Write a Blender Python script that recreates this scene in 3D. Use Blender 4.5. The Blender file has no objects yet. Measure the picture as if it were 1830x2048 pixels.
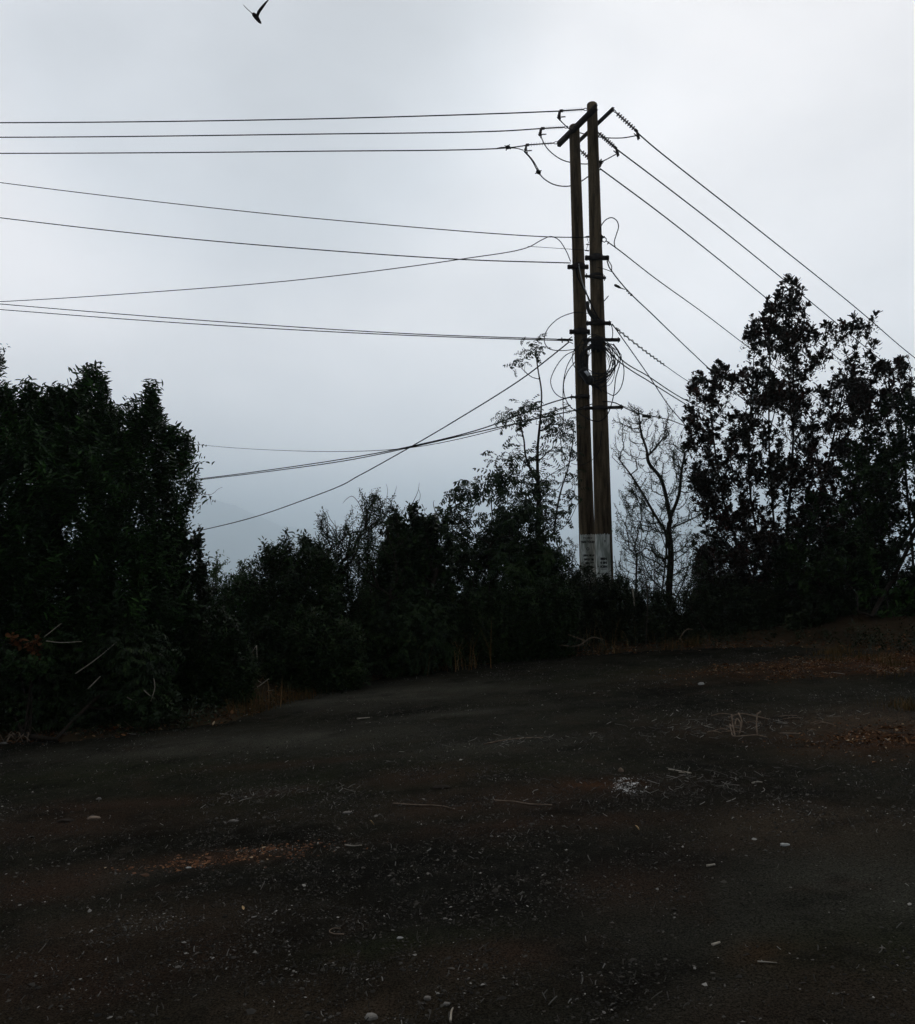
import bpy, bmesh, math, random
import numpy as np
from mathutils import Vector, Matrix
random.seed(7)
RS = np.random.RandomState(11)
sc = bpy.context.scene
col = sc.collection

# ------------------------------------------------------------------ camera
F_PX = 1800.0                       # focal length in pixels of the 1830 px wide photograph
PITCH = math.atan(162 / F_PX)
CAM_Z = 1.6
cam_d = bpy.data.cameras.new('camera'); cam = bpy.data.objects.new('camera', cam_d); col.objects.link(cam)
cam_d.sensor_fit = 'HORIZONTAL'; cam_d.sensor_width = 36.0; cam_d.lens = 36.0 * F_PX / 1830.0
cam_d.clip_start = 0.05; cam_d.clip_end = 60000
cam.location = (0, 0, CAM_Z); cam.rotation_euler = (math.pi / 2 + PITCH, 0, 0)
sc.camera = cam

# ------------------------------------------------------------------ world: overcast, brightest ahead where the sun stands behind the cloud
SUN_AZ, SUN_EL = math.radians(14), math.radians(38)
world = bpy.data.worlds.new('World'); sc.world = world; world.use_nodes = True
wn = world.node_tree.nodes; wl = world.node_tree.links; wn.clear()
def W(t, **k):
    n = wn.new(t)
    for a, b in k.items(): setattr(n, a, b)
    return n
def wmath(op, a, b=None, c=None, clamp=False):
    n = W('ShaderNodeMath', operation=op); n.use_clamp = clamp
    for i, v in enumerate((a, b, c)):
        if v is None: continue
        if isinstance(v, (int, float)): n.inputs[i].default_value = v
        else: wl.new(v, n.inputs[i])
    return n.outputs[0]
tc = W('ShaderNodeTexCoord'); DIR = tc.outputs['Generated']
def wdot(d):
    n = W('ShaderNodeVectorMath', operation='DOT_PRODUCT'); wl.new(DIR, n.inputs[0]); n.inputs[1].default_value = Vector(d).normalized(); return n.outputs['Value']
def wspot(d, halfdeg):             # smooth 1..0 lobe about a direction
    c = math.cos(math.radians(halfdeg))
    n = W('ShaderNodeMapRange', interpolation_type='SMOOTHSTEP'); wl.new(wdot(d), n.inputs[0]); n.inputs[1].default_value = c; n.inputs[2].default_value = 1.0
    return n.outputs[0]
sky = W('ShaderNodeTexSky', sky_type='NISHITA'); sky.sun_disc = False; sky.sun_elevation = SUN_EL; sky.sun_rotation = SUN_AZ
skys = W('ShaderNodeVectorMath', operation='SCALE'); wl.new(sky.outputs[0], skys.inputs[0]); skys.inputs['Scale'].default_value = 0.10
# cloud brightness: bright cloud ahead, unseen sky overhead and behind dimmed to darken the ground, tuned for the notices
front = W('ShaderNodeMapRange', interpolation_type='SMOOTHSTEP'); wl.new(wdot((-0.02, 1, 0.14)), front.inputs[0])
front.inputs[1].default_value = 0.02; front.inputs[2].default_value = 0.80; front.inputs[3].default_value = 0.24; front.inputs[4].default_value = 1.06
nz = W('ShaderNodeTexNoise'); nz.inputs['Scale'].default_value = 2.9; nz.inputs['Detail'].default_value = 4.0; nz.inputs['Roughness'].default_value = 0.45
mp = W('ShaderNodeMapping'); mp.inputs['Scale'].default_value = (1, 1, 1.8); mp.inputs['Location'].default_value = (3.1, 0.4, 1.7); wl.new(DIR, mp.inputs[0]); wl.new(mp.outputs[0], nz.inputs['Vector'])
nv = wmath('MULTIPLY_ADD', nz.outputs[0], 1.1, 0.46)
def pxdir(x, y):
    u = (x * 1.0055 - 915) / F_PX; v = (1024 - y * 1.0055) / F_PX
    return Vector((u, math.cos(PITCH) - v * math.sin(PITCH), math.sin(PITCH) + v * math.cos(PITCH))).normalized()
b = wmath('MULTIPLY', front.outputs[0], nv)
shade = wspot(pxdir(480, 20), 19)   # the darker blue-grey cloud at the top
shade2 = wspot(pxdir(900, 60), 16)
shade3 = wspot(pxdir(230, 130), 10)
s_all = wmath('ADD', wmath('MULTIPLY', shade, 0.30), wmath('MULTIPLY', shade2, 0.10))
s_all = wmath('ADD', s_all, wmath('MULTIPLY', shade3, 0.05))
b = wmath('MULTIPLY', b, wmath('SUBTRACT', 1.0, s_all))
b = wmath('MULTIPLY', b, wmath('ADD', 1.0, wmath('MULTIPLY', wspot(pxdir(1750, 60), 20), -0.04)))
b = wmath('MULTIPLY', b, wmath('ADD', 1.0, wmath('MULTIPLY', wspot(pxdir(20, 230), 14), 0.20)))
sepd = W('ShaderNodeSeparateXYZ'); wl.new(DIR, sepd.inputs[0])
hz = W('ShaderNodeMapRange', interpolation_type='SMOOTHSTEP'); wl.new(sepd.outputs[2], hz.inputs[0]); hz.inputs[1].default_value = 0.0; hz.inputs[2].default_value = 0.42; hz.inputs[3].default_value = 1.95; hz.inputs[4].default_value = 1.0
b = wmath('MULTIPLY', b, hz.outputs[0])
ccol = W('ShaderNodeMix', data_type='RGBA'); ccol.inputs[6].default_value = (1.045, 0.985, 0.975, 1); ccol.inputs[7].default_value = (0.975, 0.975, 1.005, 1)
wl.new(wmath('MULTIPLY', s_all, 4.0, clamp=True), ccol.inputs[0])
cloud = W('ShaderNodeVectorMath', operation='SCALE'); wl.new(ccol.outputs[2], cloud.inputs[0]); wl.new(b, cloud.inputs['Scale'])
lowb = W('ShaderNodeMapRange', interpolation_type='SMOOTHSTEP'); wl.new(sepd.outputs[2], lowb.inputs[0]); lowb.inputs[1].default_value = 0.02; lowb.inputs[2].default_value = 0.17; lowb.inputs[3].default_value = 1.0; lowb.inputs[4].default_value = 0.0
ccol2 = W('ShaderNodeMix', data_type='RGBA'); wl.new(lowb.outputs[0], ccol2.inputs[0]); wl.new(ccol.outputs[2], ccol2.inputs[6]); ccol2.inputs[7].default_value = (0.86, 0.955, 1.10, 1)
wl.new(ccol2.outputs[2], cloud.inputs[0])
mixw = W('ShaderNodeMix', data_type='RGBA'); mixw.inputs[0].default_value = 0.95
wl.new(skys.outputs[0], mixw.inputs[6]); wl.new(cloud.outputs[0], mixw.inputs[7])
bg = W('ShaderNodeBackground'); wl.new(mixw.outputs[2], bg.inputs[0]); bg.inputs[1].default_value = 1.0
wo = W('ShaderNodeOutputWorld'); wl.new(bg.outputs[0], wo.inputs[0])
# soft sun behind the cloud
sun_d = bpy.data.lights.new('sun', 'SUN'); sun_d.energy = 0.5; sun_d.angle = math.radians(25); sun_d.color = (1, 0.96, 0.9)
sun = bpy.data.objects.new('sun', sun_d); col.objects.link(sun)
sd = Vector((math.sin(SUN_AZ) * math.cos(SUN_EL), math.cos(SUN_AZ) * math.cos(SUN_EL), math.sin(SUN_EL)))
sun.rotation_euler = sd.to_track_quat('Z', 'Y').to_euler()
sc.view_settings.view_transform = 'Standard'; sc.view_settings.look = 'None'; sc.view_settings.exposure = 0; sc.view_settings.gamma = 1
sc.cycles.max_bounces = 6; sc.cycles.diffuse_bounces = 2; sc.cycles.volume_bounces = 3; sc.cycles.use_denoising = True

# ------------------------------------------------------------------ helpers
def at(x, y, Y):                    # point of the 1820-wide viewed photograph at world depth Y
    u = (x * 1.0055 - 915) / F_PX; v = (1024 - y * 1.0055) / F_PX
    d = np.array((u, math.cos(PITCH) - v * math.sin(PITCH), math.sin(PITCH) + v * math.cos(PITCH)))
    p = d * (Y / d[1]); p[2] += CAM_Z
    return p
def aS(x, y, Y): return at(x / 1.0055, y / 1.0055, Y)
def z1(u, v, Y): return aS(960 + u / 5.0556, 180 + v / 5.0556, Y)
def z2(u, v, Y): return aS(1060 + u / 6.067, 430 + v / 6.067, Y)
def z3(u, v, Y): return aS(1060 + u / 6.067, 640 + v / 6.067, Y)
def tag(o, label=None, cat=None, group=None, kind=None):
    if label: o['label'] = label
    if cat: o['category'] = cat
    if group: o['group'] = group
    if kind: o['kind'] = kind
    return o
def empty(name, loc, label, cat, group=None):
    o = bpy.data.objects.new(name, None); col.objects.link(o); o.location = loc; o.empty_display_size = 0.2
    return tag(o, label, cat, group)
def meshobj(name, V, Fq, mat, parent=None, smooth=False, tint=None, F3=None):
    V = np.asarray(V, dtype=np.float32).reshape(-1, 3)
    if parent is not None: V = V - np.array(parent['_o'], dtype=np.float32)
    me = bpy.data.meshes.new(name)
    me.vertices.add(len(V)); me.vertices.foreach_set('co', V.ravel())
    parts = []
    if Fq is not None and len(Fq): parts.append(np.asarray(Fq, dtype=np.int32).reshape(-1, 4))
    if F3 is not None and len(F3): parts.append(np.asarray(F3, dtype=np.int32).reshape(-1, 3))
    loops = np.concatenate([p.ravel() for p in parts])
    tot = np.concatenate([np.full(len(p), p.shape[1], np.int32) for p in parts])
    st = np.concatenate([[0], np.cumsum(tot)[:-1]]).astype(np.int32)
    me.loops.add(len(loops)); me.loops.foreach_set('vertex_index', loops)
    me.polygons.add(len(tot)); me.polygons.foreach_set('loop_start', st); me.polygons.foreach_set('loop_total', tot)
    if smooth: me.polygons.foreach_set('use_smooth', np.ones(len(tot), bool))
    me.update(calc_edges=True); me.validate()
    if tint is not None:
        a = me.attributes.new('tint', 'FLOAT', 'POINT'); a.data.foreach_set('value', np.asarray(tint, dtype=np.float32))
    me.materials.append(mat)
    o = bpy.data.objects.new(name, me); col.objects.link(o)
    if parent is not None: o.parent = parent
    return o
def thing(name, loc, label, cat, group=None):
    o = empty(name, tuple(float(v) for v in loc), label, cat, group); o['_o'] = [float(v) for v in loc]; return o
def subroot(o, loc=(0, 0, 0)):
    o['_o'] = [float(v) for v in loc]; return o

class MB:                           # collects quads and triangles for one mesh
    def __init__(s): s.V = []; s.Q = []; s.T = []; s.n = 0
    def add(s, V, Q=(), T=()):
        V = np.asarray(V, float).reshape(-1, 3)
        for q in Q: s.Q.append([i + s.n for i in q])
        for t in T: s.T.append([i + s.n for i in t])
        s.V.append(V); s.C = getattr(s, 'C', []) + [(V, [list(q) for q in Q], [list(t) for t in T])]; s.n += len(V)
    def tube(s, P, r, n=6, caps=True):
        P = [np.asarray(p, float) for p in P]; m = len(P)
        rr = [r] * m if np.isscalar(r) else list(r)
        t0 = P[1] - P[0]; ref = np.array((0, 0, 1.0)) if abs(t0[2]) < 0.9 * np.linalg.norm(t0) else np.array((0, 1.0, 0))
        V = []; u = None
        for i in range(m):
            t = P[min(i + 1, m - 1)] - P[max(i - 1, 0)]; t = t / (np.linalg.norm(t) + 1e-12)
            if u is None: u = np.cross(t, ref)
            u = u - t * u.dot(t); u /= (np.linalg.norm(u) + 1e-12); w = np.cross(t, u)
            for k in range(n):
                a = 2 * math.pi * k / n; V.append(P[i] + rr[i] * (math.cos(a) * u + math.sin(a) * w))
        Q = [(i * n + k, i * n + (k + 1) % n, (i + 1) * n + (k + 1) % n, (i + 1) * n + k) for i in range(m - 1) for k in range(n)]
        T = []
        if caps:
            V += [P[0], P[-1]]; c0 = m * n; c1 = c0 + 1
            T = [(c0, (k + 1) % n, k) for k in range(n)] + [(c1, (m - 1) * n + k, (m - 1) * n + (k + 1) % n) for k in range(n)]
        s.add(V, Q, T); return s
    def beam(s, a, b, w, h, up=(0, 0, 1)):      # rectangular bar
        a = np.asarray(a, float); b = np.asarray(b, float); t = b - a; t /= np.linalg.norm(t)
        u = np.cross(t, up); u /= np.linalg.norm(u); v = np.cross(u, t)
        V = [p + sx * u * w / 2 + sz * v * h / 2 for p in (a, b) for sx, sz in ((-1, -1), (1, -1), (1, 1), (-1, 1))]
        s.add(V, [(0, 3, 2, 1), (4, 5, 6, 7), (0, 1, 5, 4), (1, 2, 6, 5), (2, 3, 7, 6), (3, 0, 4, 7)]); return s
    def channel(s, a, b, w, h, t=0.008):         # steel C channel, open side towards +u
        a = np.asarray(a, float); b = np.asarray(b, float); d = b - a; d /= np.linalg.norm(d)
        u = np.cross(d, (0, 0, 1)); u /= np.linalg.norm(u); v = np.cross(u, d)
        s.beam(a - u * w / 2, b - u * w / 2, t, h)
        s.beam(a + v * (h / 2 - t / 2) + u * t / 2 * 1.2, b + v * (h / 2 - t / 2) + u * t / 2 * 1.2, w - t * 0.3, t)
        s.beam(a - v * (h / 2 - t / 2) + u * t / 2 * 1.2, b - v * (h / 2 - t / 2) + u * t / 2 * 1.2, w - t * 0.3, t); return s
    def lump(s, c, r, sq=(1, 1, 1), j=0.15, seed=0):
        bm = bmesh.new(); bmesh.ops.create_icosphere(bm, subdivisions=2, radius=1)
        rr = random.Random(seed)
        V = [np.array(v.co) * (1 + rr.uniform(-j, j)) * np.array(sq) * r + np.asarray(c) for v in bm.verts]
        T = [[v.index for v in f.verts] for f in bm.faces]; bm.free(); s.add(V, [], T); return s
    def build(s, name, mat, parent=None, smooth=False):
        V = np.concatenate(s.V)
        return meshobj(name, V, np.array(s.Q) if s.Q else None, mat, parent, smooth, None, np.array(s.T) if s.T else None)

def each(mb, name, mat, parent):     # every piece of the collector becomes a part of its own
    for V, Q, T in mb.C:
        meshobj(name, V, np.array(Q) if Q else None, mat, parent, False, None, np.array(T) if T else None)

def spline(P, n=8):                 # Catmull-Rom through the points
    P = [np.asarray(p, float) for p in P]
    if len(P) < 3:
        return [P[0] + (P[1] - P[0]) * i / n for i in range(n + 1)]
    Q = [2 * P[0] - P[1]] + P + [2 * P[-1] - P[-2]]; out = []
    for i in range(1, len(Q) - 2):
        p0, p1, p2, p3 = Q[i - 1], Q[i], Q[i + 1], Q[i + 2]
        t1 = np.linalg.norm(p1 - p0) ** .6 + 1e-9; t2 = t1 + np.linalg.norm(p2 - p1) ** .6 + 1e-9; t3 = t2 + np.linalg.norm(p3 - p2) ** .6 + 1e-9
        for k in range(n):
            t = t1 + (t2 - t1) * k / n
            A1 = p0 * (t1 - t) / t1 + p1 * t / t1; A2 = p1 * (t2 - t) / (t2 - t1) + p2 * (t - t1) / (t2 - t1); A3 = p2 * (t3 - t) / (t3 - t2) + p3 * (t - t2) / (t3 - t2)
            B1 = A1 * (t2 - t) / t2 + A2 * t / t2; B2 = A2 * (t3 - t) / (t3 - t1) + A3 * (t - t1) / (t3 - t1)
            out.append(B1 * (t2 - t) / (t2 - t1) + B2 * (t - t1) / (t2 - t1))
    out.append(P[-1]); return out

# ------------------------------------------------------------------ materials
def newmat(name):
    m = bpy.data.materials.new(name); m.use_nodes = True
    return m, m.node_tree.nodes, m.node_tree.links, m.node_tree.nodes['Principled BSDF']
def noise_mat(name, c1, c2, scale=8.0, rough=0.8, bump=0.0, spec=0.3, bscale=None, metal=0.0, detail=5):
    m, n, l, p = newmat(name)
    t = n.new('ShaderNodeTexCoord'); x = n.new('ShaderNodeTexNoise'); x.inputs['Scale'].default_value = scale; x.inputs['Detail'].default_value = detail
    l.new(t.outputs['Object'], x.inputs['Vector'])
    r = n.new('ShaderNodeValToRGB'); r.color_ramp.elements[0].position = 0.32; r.color_ramp.elements[1].position = 0.68
    r.color_ramp.elements[0].color = (*c1, 1); r.color_ramp.elements[1].color = (*c2, 1)
    l.new(x.outputs[0], r.inputs[0]); l.new(r.outputs[0], p.inputs['Base Color'])
    p.inputs['Roughness'].default_value = rough; p.inputs['Specular IOR Level'].default_value = spec; p.inputs['Metallic'].default_value = metal
    if bump:
        y = n.new('ShaderNodeTexNoise'); y.inputs['Scale'].default_value = bscale or scale * 6; y.inputs['Detail'].default_value = 6
        l.new(t.outputs['Object'], y.inputs['Vector'])
        bp = n.new('ShaderNodeBump'); bp.inputs['Strength'].default_value = bump; bp.inputs['Distance'].default_value = 0.02
        l.new(y.outputs[0], bp.inputs['Height']); l.new(bp.outputs[0], p.inputs['Normal'])
    return m
def leaf_mat(name, stops, rough=0.5, spec=0.35, trans=0.0):
    m, n, l, p = newmat(name)
    a = n.new('ShaderNodeAttribute'); a.attribute_name = 'tint'
    r = n.new('ShaderNodeValToRGB'); e = r.color_ramp.elements
    while len(e) < len(stops): e.new(0.5)
    for i, (pos, c) in enumerate(stops): e[i].position = pos; e[i].color = (*c, 1)
    l.new(a.outputs['Fac'], r.inputs[0]); l.new(r.outputs[0], p.inputs['Base Color'])
    p.inputs['Roughness'].default_value = rough; p.inputs['Specular IOR Level'].default_value = spec
    if trans > 0:
        tr = n.new('ShaderNodeBsdfTranslucent'); l.new(r.outputs[0], tr.inputs[0])
        mx = n.new('ShaderNodeMixShader'); mx.inputs[0].default_value = trans
        l.new(p.outputs[0], mx.inputs[1]); l.new(tr.outputs[0], mx.inputs[2]); l.new(mx.outputs[0], n['Material Output'].inputs[0])
    return m
M = {}
M['steel'] = noise_mat('weathered steel', (0.02, 0.017, 0.016), (0.04, 0.032, 0.03), 14, 0.8, 0.2, 0.2, metal=0.0)
M['galv'] = noise_mat('galvanised strap', (0.5, 0.52, 0.53), (0.66, 0.67, 0.67), 20, 0.5, 0.1, 0.5)
M['cable'] = noise_mat('black cable sheath', (0.012, 0.012, 0.013), (0.025, 0.025, 0.026), 20, 0.7, 0.0, 0.2)
M['wire'] = noise_mat('dull conductor', (0.012, 0.012, 0.013), (0.02, 0.02, 0.021), 20, 0.85, 0.0, 0.08)
M['insul'] = noise_mat('dark polymer insulator', (0.05, 0.035, 0.04), (0.08, 0.06, 0.06), 20, 0.6, 0.0, 0.3)
M['plastic'] = noise_mat('black plastic', (0.012, 0.012, 0.014), (0.02, 0.02, 0.022), 10, 0.55, 0.1, 0.3)
M['sticker'] = noise_mat('white sticker', (0.75, 0.78, 0.82), (0.85, 0.87, 0.9), 60, 0.5)
M['ink'] = noise_mat('faded black paint', (0.02, 0.022, 0.02), (0.07, 0.08, 0.07), 40, 0.8)
M['bark'] = noise_mat('dark bark', (0.02, 0.016, 0.012), (0.045, 0.036, 0.028), 30, 0.95, 0.5, 0.1)
M['paletwig'] = noise_mat('dry pale twig', (0.30, 0.26, 0.2), (0.5, 0.45, 0.37), 20, 0.9, 0.3, 0.1)
M['browntwig'] = noise_mat('dry brown twig', (0.14, 0.10, 0.07), (0.26, 0.2, 0.15), 20, 0.9, 0.3, 0.1)
M['bird'] = noise_mat('dark plumage', (0.02, 0.012, 0.014), (0.045, 0.028, 0.03), 60, 0.8, 0.2, 0.1)
M['stone'] = noise_mat('pale stone', (0.14, 0.13, 0.115), (0.28, 0.26, 0.23), 30, 0.9, 0.5, 0.2)
M['whitestone'] = noise_mat('white stone', (0.40, 0.40, 0.38), (0.6, 0.6, 0.57), 30, 0.9, 0.4, 0.2)
M['leaf_dead'] = leaf_mat('fallen leaves', [(0, (0.05, 0.025, 0.012)), (0.45, (0.14, 0.055, 0.02)), (0.8, (0.24, 0.12, 0.05)), (1, (0.42, 0.32, 0.2))], 0.8, 0.15)
M['tanleaf'] = noise_mat('tan dry leaf', (0.5, 0.32, 0.14), (0.75, 0.5, 0.25), 30, 0.8)
M['drygrass'] = leaf_mat('dry grass', [(0, (0.05, 0.045, 0.015)), (0.4, (0.12, 0.07, 0.025)), (0.8, (0.22, 0.11, 0.04)), (1, (0.34, 0.24, 0.12))], 0.8, 0.1)
M['greenleaf'] = leaf_mat('bushy tree leaves', [(0, (0.006, 0.012, 0.004)), (0.4, (0.014, 0.038, 0.008)), (0.75, (0.036, 0.095, 0.014)), (0.94, (0.055, 0.15, 0.02)), (1, (0.10, 0.035, 0.015))], 0.5, 0.22, 0.10)
M['darkleaf'] = leaf_mat('dark shrub leaves', [(0, (0.005, 0.009, 0.003)), (0.45, (0.012, 0.030, 0.006)), (0.8, (0.034, 0.064, 0.013)), (1, (0.075, 0.080, 0.04))], 0.55, 0.2)
M['lightleaf'] = leaf_mat('light green shrub leaves', [(0, (0.012, 0.03, 0.007)), (0.6, (0.03, 0.07, 0.016)), (1, (0.06, 0.13, 0.03))], 0.5, 0.25, 0.12)
M['redleaf'] = leaf_mat('bronze leaves', [(0, (0.009, 0.010, 0.005)), (0.4, (0.018, 0.016, 0.009)), (0.75, (0.045, 0.017, 0.011)), (1, (0.09, 0.026, 0.017))], 0.5, 0.2)
M['vineleaf'] = leaf_mat('low bush leaves', [(0, (0.006, 0.012, 0.004)), (0.45, (0.015, 0.027, 0.008)), (0.8, (0.045, 0.060, 0.02)), (1, (0.15, 0.16, 0.09))], 0.5, 0.28)

def concrete_mat():
    m, n, l, p = newmat('brown stained concrete')
    t = n.new('ShaderNodeTexCoord'); mp_ = n.new('ShaderNodeMapping'); mp_.inputs['Scale'].default_value = (9, 9, 0.9); l.new(t.outputs['Object'], mp_.inputs[0])
    x = n.new('ShaderNodeTexNoise'); x.inputs['Scale'].default_value = 1.5; x.inputs['Detail'].default_value = 8; x.inputs['Roughness'].default_value = 0.65; l.new(mp_.outputs[0], x.inputs[0])
    r = n.new('ShaderNodeValToRGB'); e = r.color_ramp.elements; e[0].position = 0.38; e[1].position = 0.62
    e[0].color = (0.045, 0.032, 0.019, 1); e[1].color = (0.19, 0.138, 0.082, 1)
    l.new(x.outputs[0], r.inputs[0])
    y = n.new('ShaderNodeTexNoise'); y.inputs['Scale'].default_value = 60; y.inputs['Detail'].default_value = 4; l.new(t.outputs['Object'], y.inputs[0])
    mx = n.new('ShaderNodeMix'); mx.data_type = 'RGBA'; mx.blend_type = 'MULTIPLY'; mx.inputs[0].default_value = 0.6
    r2 = n.new('ShaderNodeValToRGB'); r2.color_ramp.elements[0].position = 0.35; r2.color_ramp.elements[0].color = (0.55, 0.55, 0.55, 1); r2.color_ramp.elements[1].position = 0.6
    l.new(y.outputs[0], r2.inputs[0]); l.new(r.outputs[0], mx.inputs[6]); l.new(r2.outputs[0], mx.inputs[7]); l.new(mx.outputs[2], p.inputs['Base Color'])
    p.inputs['Roughness'].default_value = 0.9; p.inputs['Specular IOR Level'].default_value = 0.15
    bp = n.new('ShaderNodeBump'); bp.inputs['Strength'].default_value = 0.4; bp.inputs['Distance'].default_value = 0.01; l.new(y.outputs[0], bp.inputs['Height']); l.new(bp.outputs[0], p.inputs['Normal'])
    return m
M['concrete'] = concrete_mat()
def panel_mat():
    m, n, l, p = newmat('flaking white paint')
    t = n.new('ShaderNodeTexCoord'); mp_ = n.new('ShaderNodeMapping'); mp_.inputs['Scale'].default_value = (14, 14, 3); l.new(t.outputs['Object'], mp_.inputs[0])
    x = n.new('ShaderNodeTexNoise'); x.inputs['Scale'].default_value = 1.2; x.inputs['Detail'].default_value = 8; l.new(mp_.outputs[0], x.inputs[0])
    r = n.new('ShaderNodeValToRGB'); e = r.color_ramp.elements; e[0].position = 0.40; e[1].position = 0.58
    e[0].color = (0.36, 0.40, 0.35, 1); e[1].color = (0.88, 0.92, 0.88, 1)
    l.new(x.outputs[0], r.inputs[0]); l.new(r.outputs[0], p.inputs['Base Color']); p.inputs['Roughness'].default_value = 0.8
    return m
M['panel'] = panel_mat()

# ------------------------------------------------------------------ terrain height
def hplane(x, y):
    return 0.077 * 9 * np.tanh(np.asarray(x) / 9) + 0.034 * np.clip(np.asarray(y), -20, 40)
def ground_hit(x, y):
    lo, hi = 1.0, 60.0
    for _ in range(50):
        mid = (lo + hi) / 2; p = at(x, y, mid)
        if p[2] > hplane(p[0], p[1]): lo = mid
        else: hi = mid
    return at(x, y, (lo + hi) / 2)
edge_px = [(-60, 1487), (0, 1478), (200, 1462), (340, 1449), (440, 1438), (540, 1405), (640, 1374), (800, 1336), (1000, 1315), (1200, 1299), (1400, 1289), (1560, 1285), (1700, 1292), (1830, 1296)]
ep = np.array([ground_hit(*e) for e in edge_px])
EX = np.concatenate([[-60, -14], ep[:, 0], [13, 60]]); EY = np.concatenate([[6.5, 9.0], ep[:, 1], [12.5, 10]])
def edgeY(x): return np.interp(x, EX, EY)
def vnoise(x, y, s=1.0, seed=0):    # smooth value noise
    x = np.asarray(x, float) * s + seed * 17.3; y = np.asarray(y, float) * s + seed * 9.1
    xi = np.floor(x); yi = np.floor(y); fx = x - xi; fy = y - yi; fx = fx * fx * (3 - 2 * fx); fy = fy * fy * (3 - 2 * fy)
    def h(a, b_):
        v = np.sin(a * 127.1 + b_ * 311.7 + seed * 74.7) * 43758.5453; return v - np.floor(v)
    return (h(xi, yi) * (1 - fx) + h(xi + 1, yi) * fx) * (1 - fy) + (h(xi, yi + 1) * (1 - fx) + h(xi + 1, yi + 1) * fx) * fy
def fbm(x, y, s=1.0, seed=0, o=4):
    t = 0; a = 0.5
    for k in range(o): t = t + a * vnoise(x, y, s * 2 ** k, seed + k); a /= 2
    return t
LOW = -260.0
def height(x, y):
    x = np.asarray(x, float); y = np.asarray(y, float)
    d = y - edgeY(x)
    z = hplane(x, y)
    z = z + 0.38 * np.exp(-((d - 2.2) / 1.3) ** 2)                   # hidden mound added behind the verge to block light through the hedge
    drop = np.clip(d - 3.6, 0, None)
    z = z - 0.55 * drop - 0.02 * drop ** 1.0
    rr = np.sqrt(x ** 2 + y ** 2)
    back = np.clip(rr - 45, 0, None)
    z = z - np.where(d < 3.6, 0.30 * back, 0)
    z = z + np.where(rr > 40, (fbm(x, y, 1 / 60.0, 3) - 0.47) * np.clip((rr - 40) * 0.25, 0, 22), 0)
    low = LOW + (fbm(x, y, 1 / 500.0, 5) - 0.47) * 26
    return np.maximum(z, low)

# patches on the road: (x px, y px, sx, sy metres, kind) kind 0 brown, 1 orange, 2 moss, 3 grey, 4 bare tan, 5 black
PATCH = [(900, 1420, 1.4, .25, 3, .5), (560, 1520, .8, .15, 0, .6), (980, 1535, .6, .2, 2, .8), (1100, 1640, .9, .18, 0, .7), (250, 1600, .9, .2, 0, .8), (60, 1760, .6, .25, 0, .9), (520, 1760, .5, .15, 5, .8), (260, 1740, .6, .15, 3, .5), (1250, 1760, .3, .3, 0, .6), (980, 1900, .3, .12, 0, .7), (1150, 1950, .5, .25, 5, .9), (800, 1880, .35, .1, 2, .9), (1600, 1780, .6, .3, 3, .6), (1700, 1900, .4, .25, 2, .8), (350, 1960, .4, .15, 5, .8), (1450, 1960, .4, .2, 3, .6), (150, 1640, 1.2, .35, 0, .8), (380, 1715, .55, .16, 0, .8), (470, 1705, .45, .14, 0, 1), (540, 1575, .5, .18, 0, .7), (860, 1545, .5, .3, 0, .8), (1000, 1590, 1.0, .35, 0, .8),
         (1180, 1560, .35, .15, 1, .45), (1250, 1340, 1.4, .6, 2, .6), (1640, 1640, .7, .45, 4, .55), (1750, 1320, 1.9, .7, 1, .9), (1815, 1465, .8, .55, 1, .7), (1560, 1440, 1.0, .6, 4, .5),
         (1720, 1430, .9, .5, 4, .9), (300, 1830, .6, .2, 4, .4), (120, 1950, .8, .5, 0, .7), (700, 1990, .5, .25, 4, .5), (1650, 2010, .5, .4, 0, .5), (1520, 1900, .15, .12, 1, .25),
         (1480, 1440, .6, .25, 0, .7), (740, 1385, 1.9, .8, 3, 1.0), (450, 1480, 2.2, .6, 3, .8), (1700, 1800, 1.2, 1.0, 3, .6), (1350, 1850, .5, .5, 3, .4), (850, 1760, 1.5, .8, 5, .8),
         (1300, 1700, .8, .5, 5, .8), (600, 1900, .8, .4, 5, .4), (1380, 1600, 1.2, .5, 5, .6), (1000, 1480, 1.0, .4, 3, .5), (200, 1540, 1.6, .5, 2, .6), (640, 1560, 1.4, .5, 2, .6)]
PW = [(ground_hit(p[0], p[1]), p[2], p[3], p[4], p[5]) for p in PATCH]
def patch(x, y, kinds):
    t = np.zeros_like(np.asarray(x, float))
    wx = (fbm(x, y, 2.2, 21) - .47) * 1.0; wy = (fbm(x, y, 2.2, 31) - .47) * 1.0
    for c, sx, sy, k, s in PW:
        if k in kinds: t = np.maximum(t, s * np.exp(-((x + wx * sx - c[0]) / sx) ** 2 - ((y + wy * sy - c[1]) / sy) ** 2))
    return t

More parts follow.
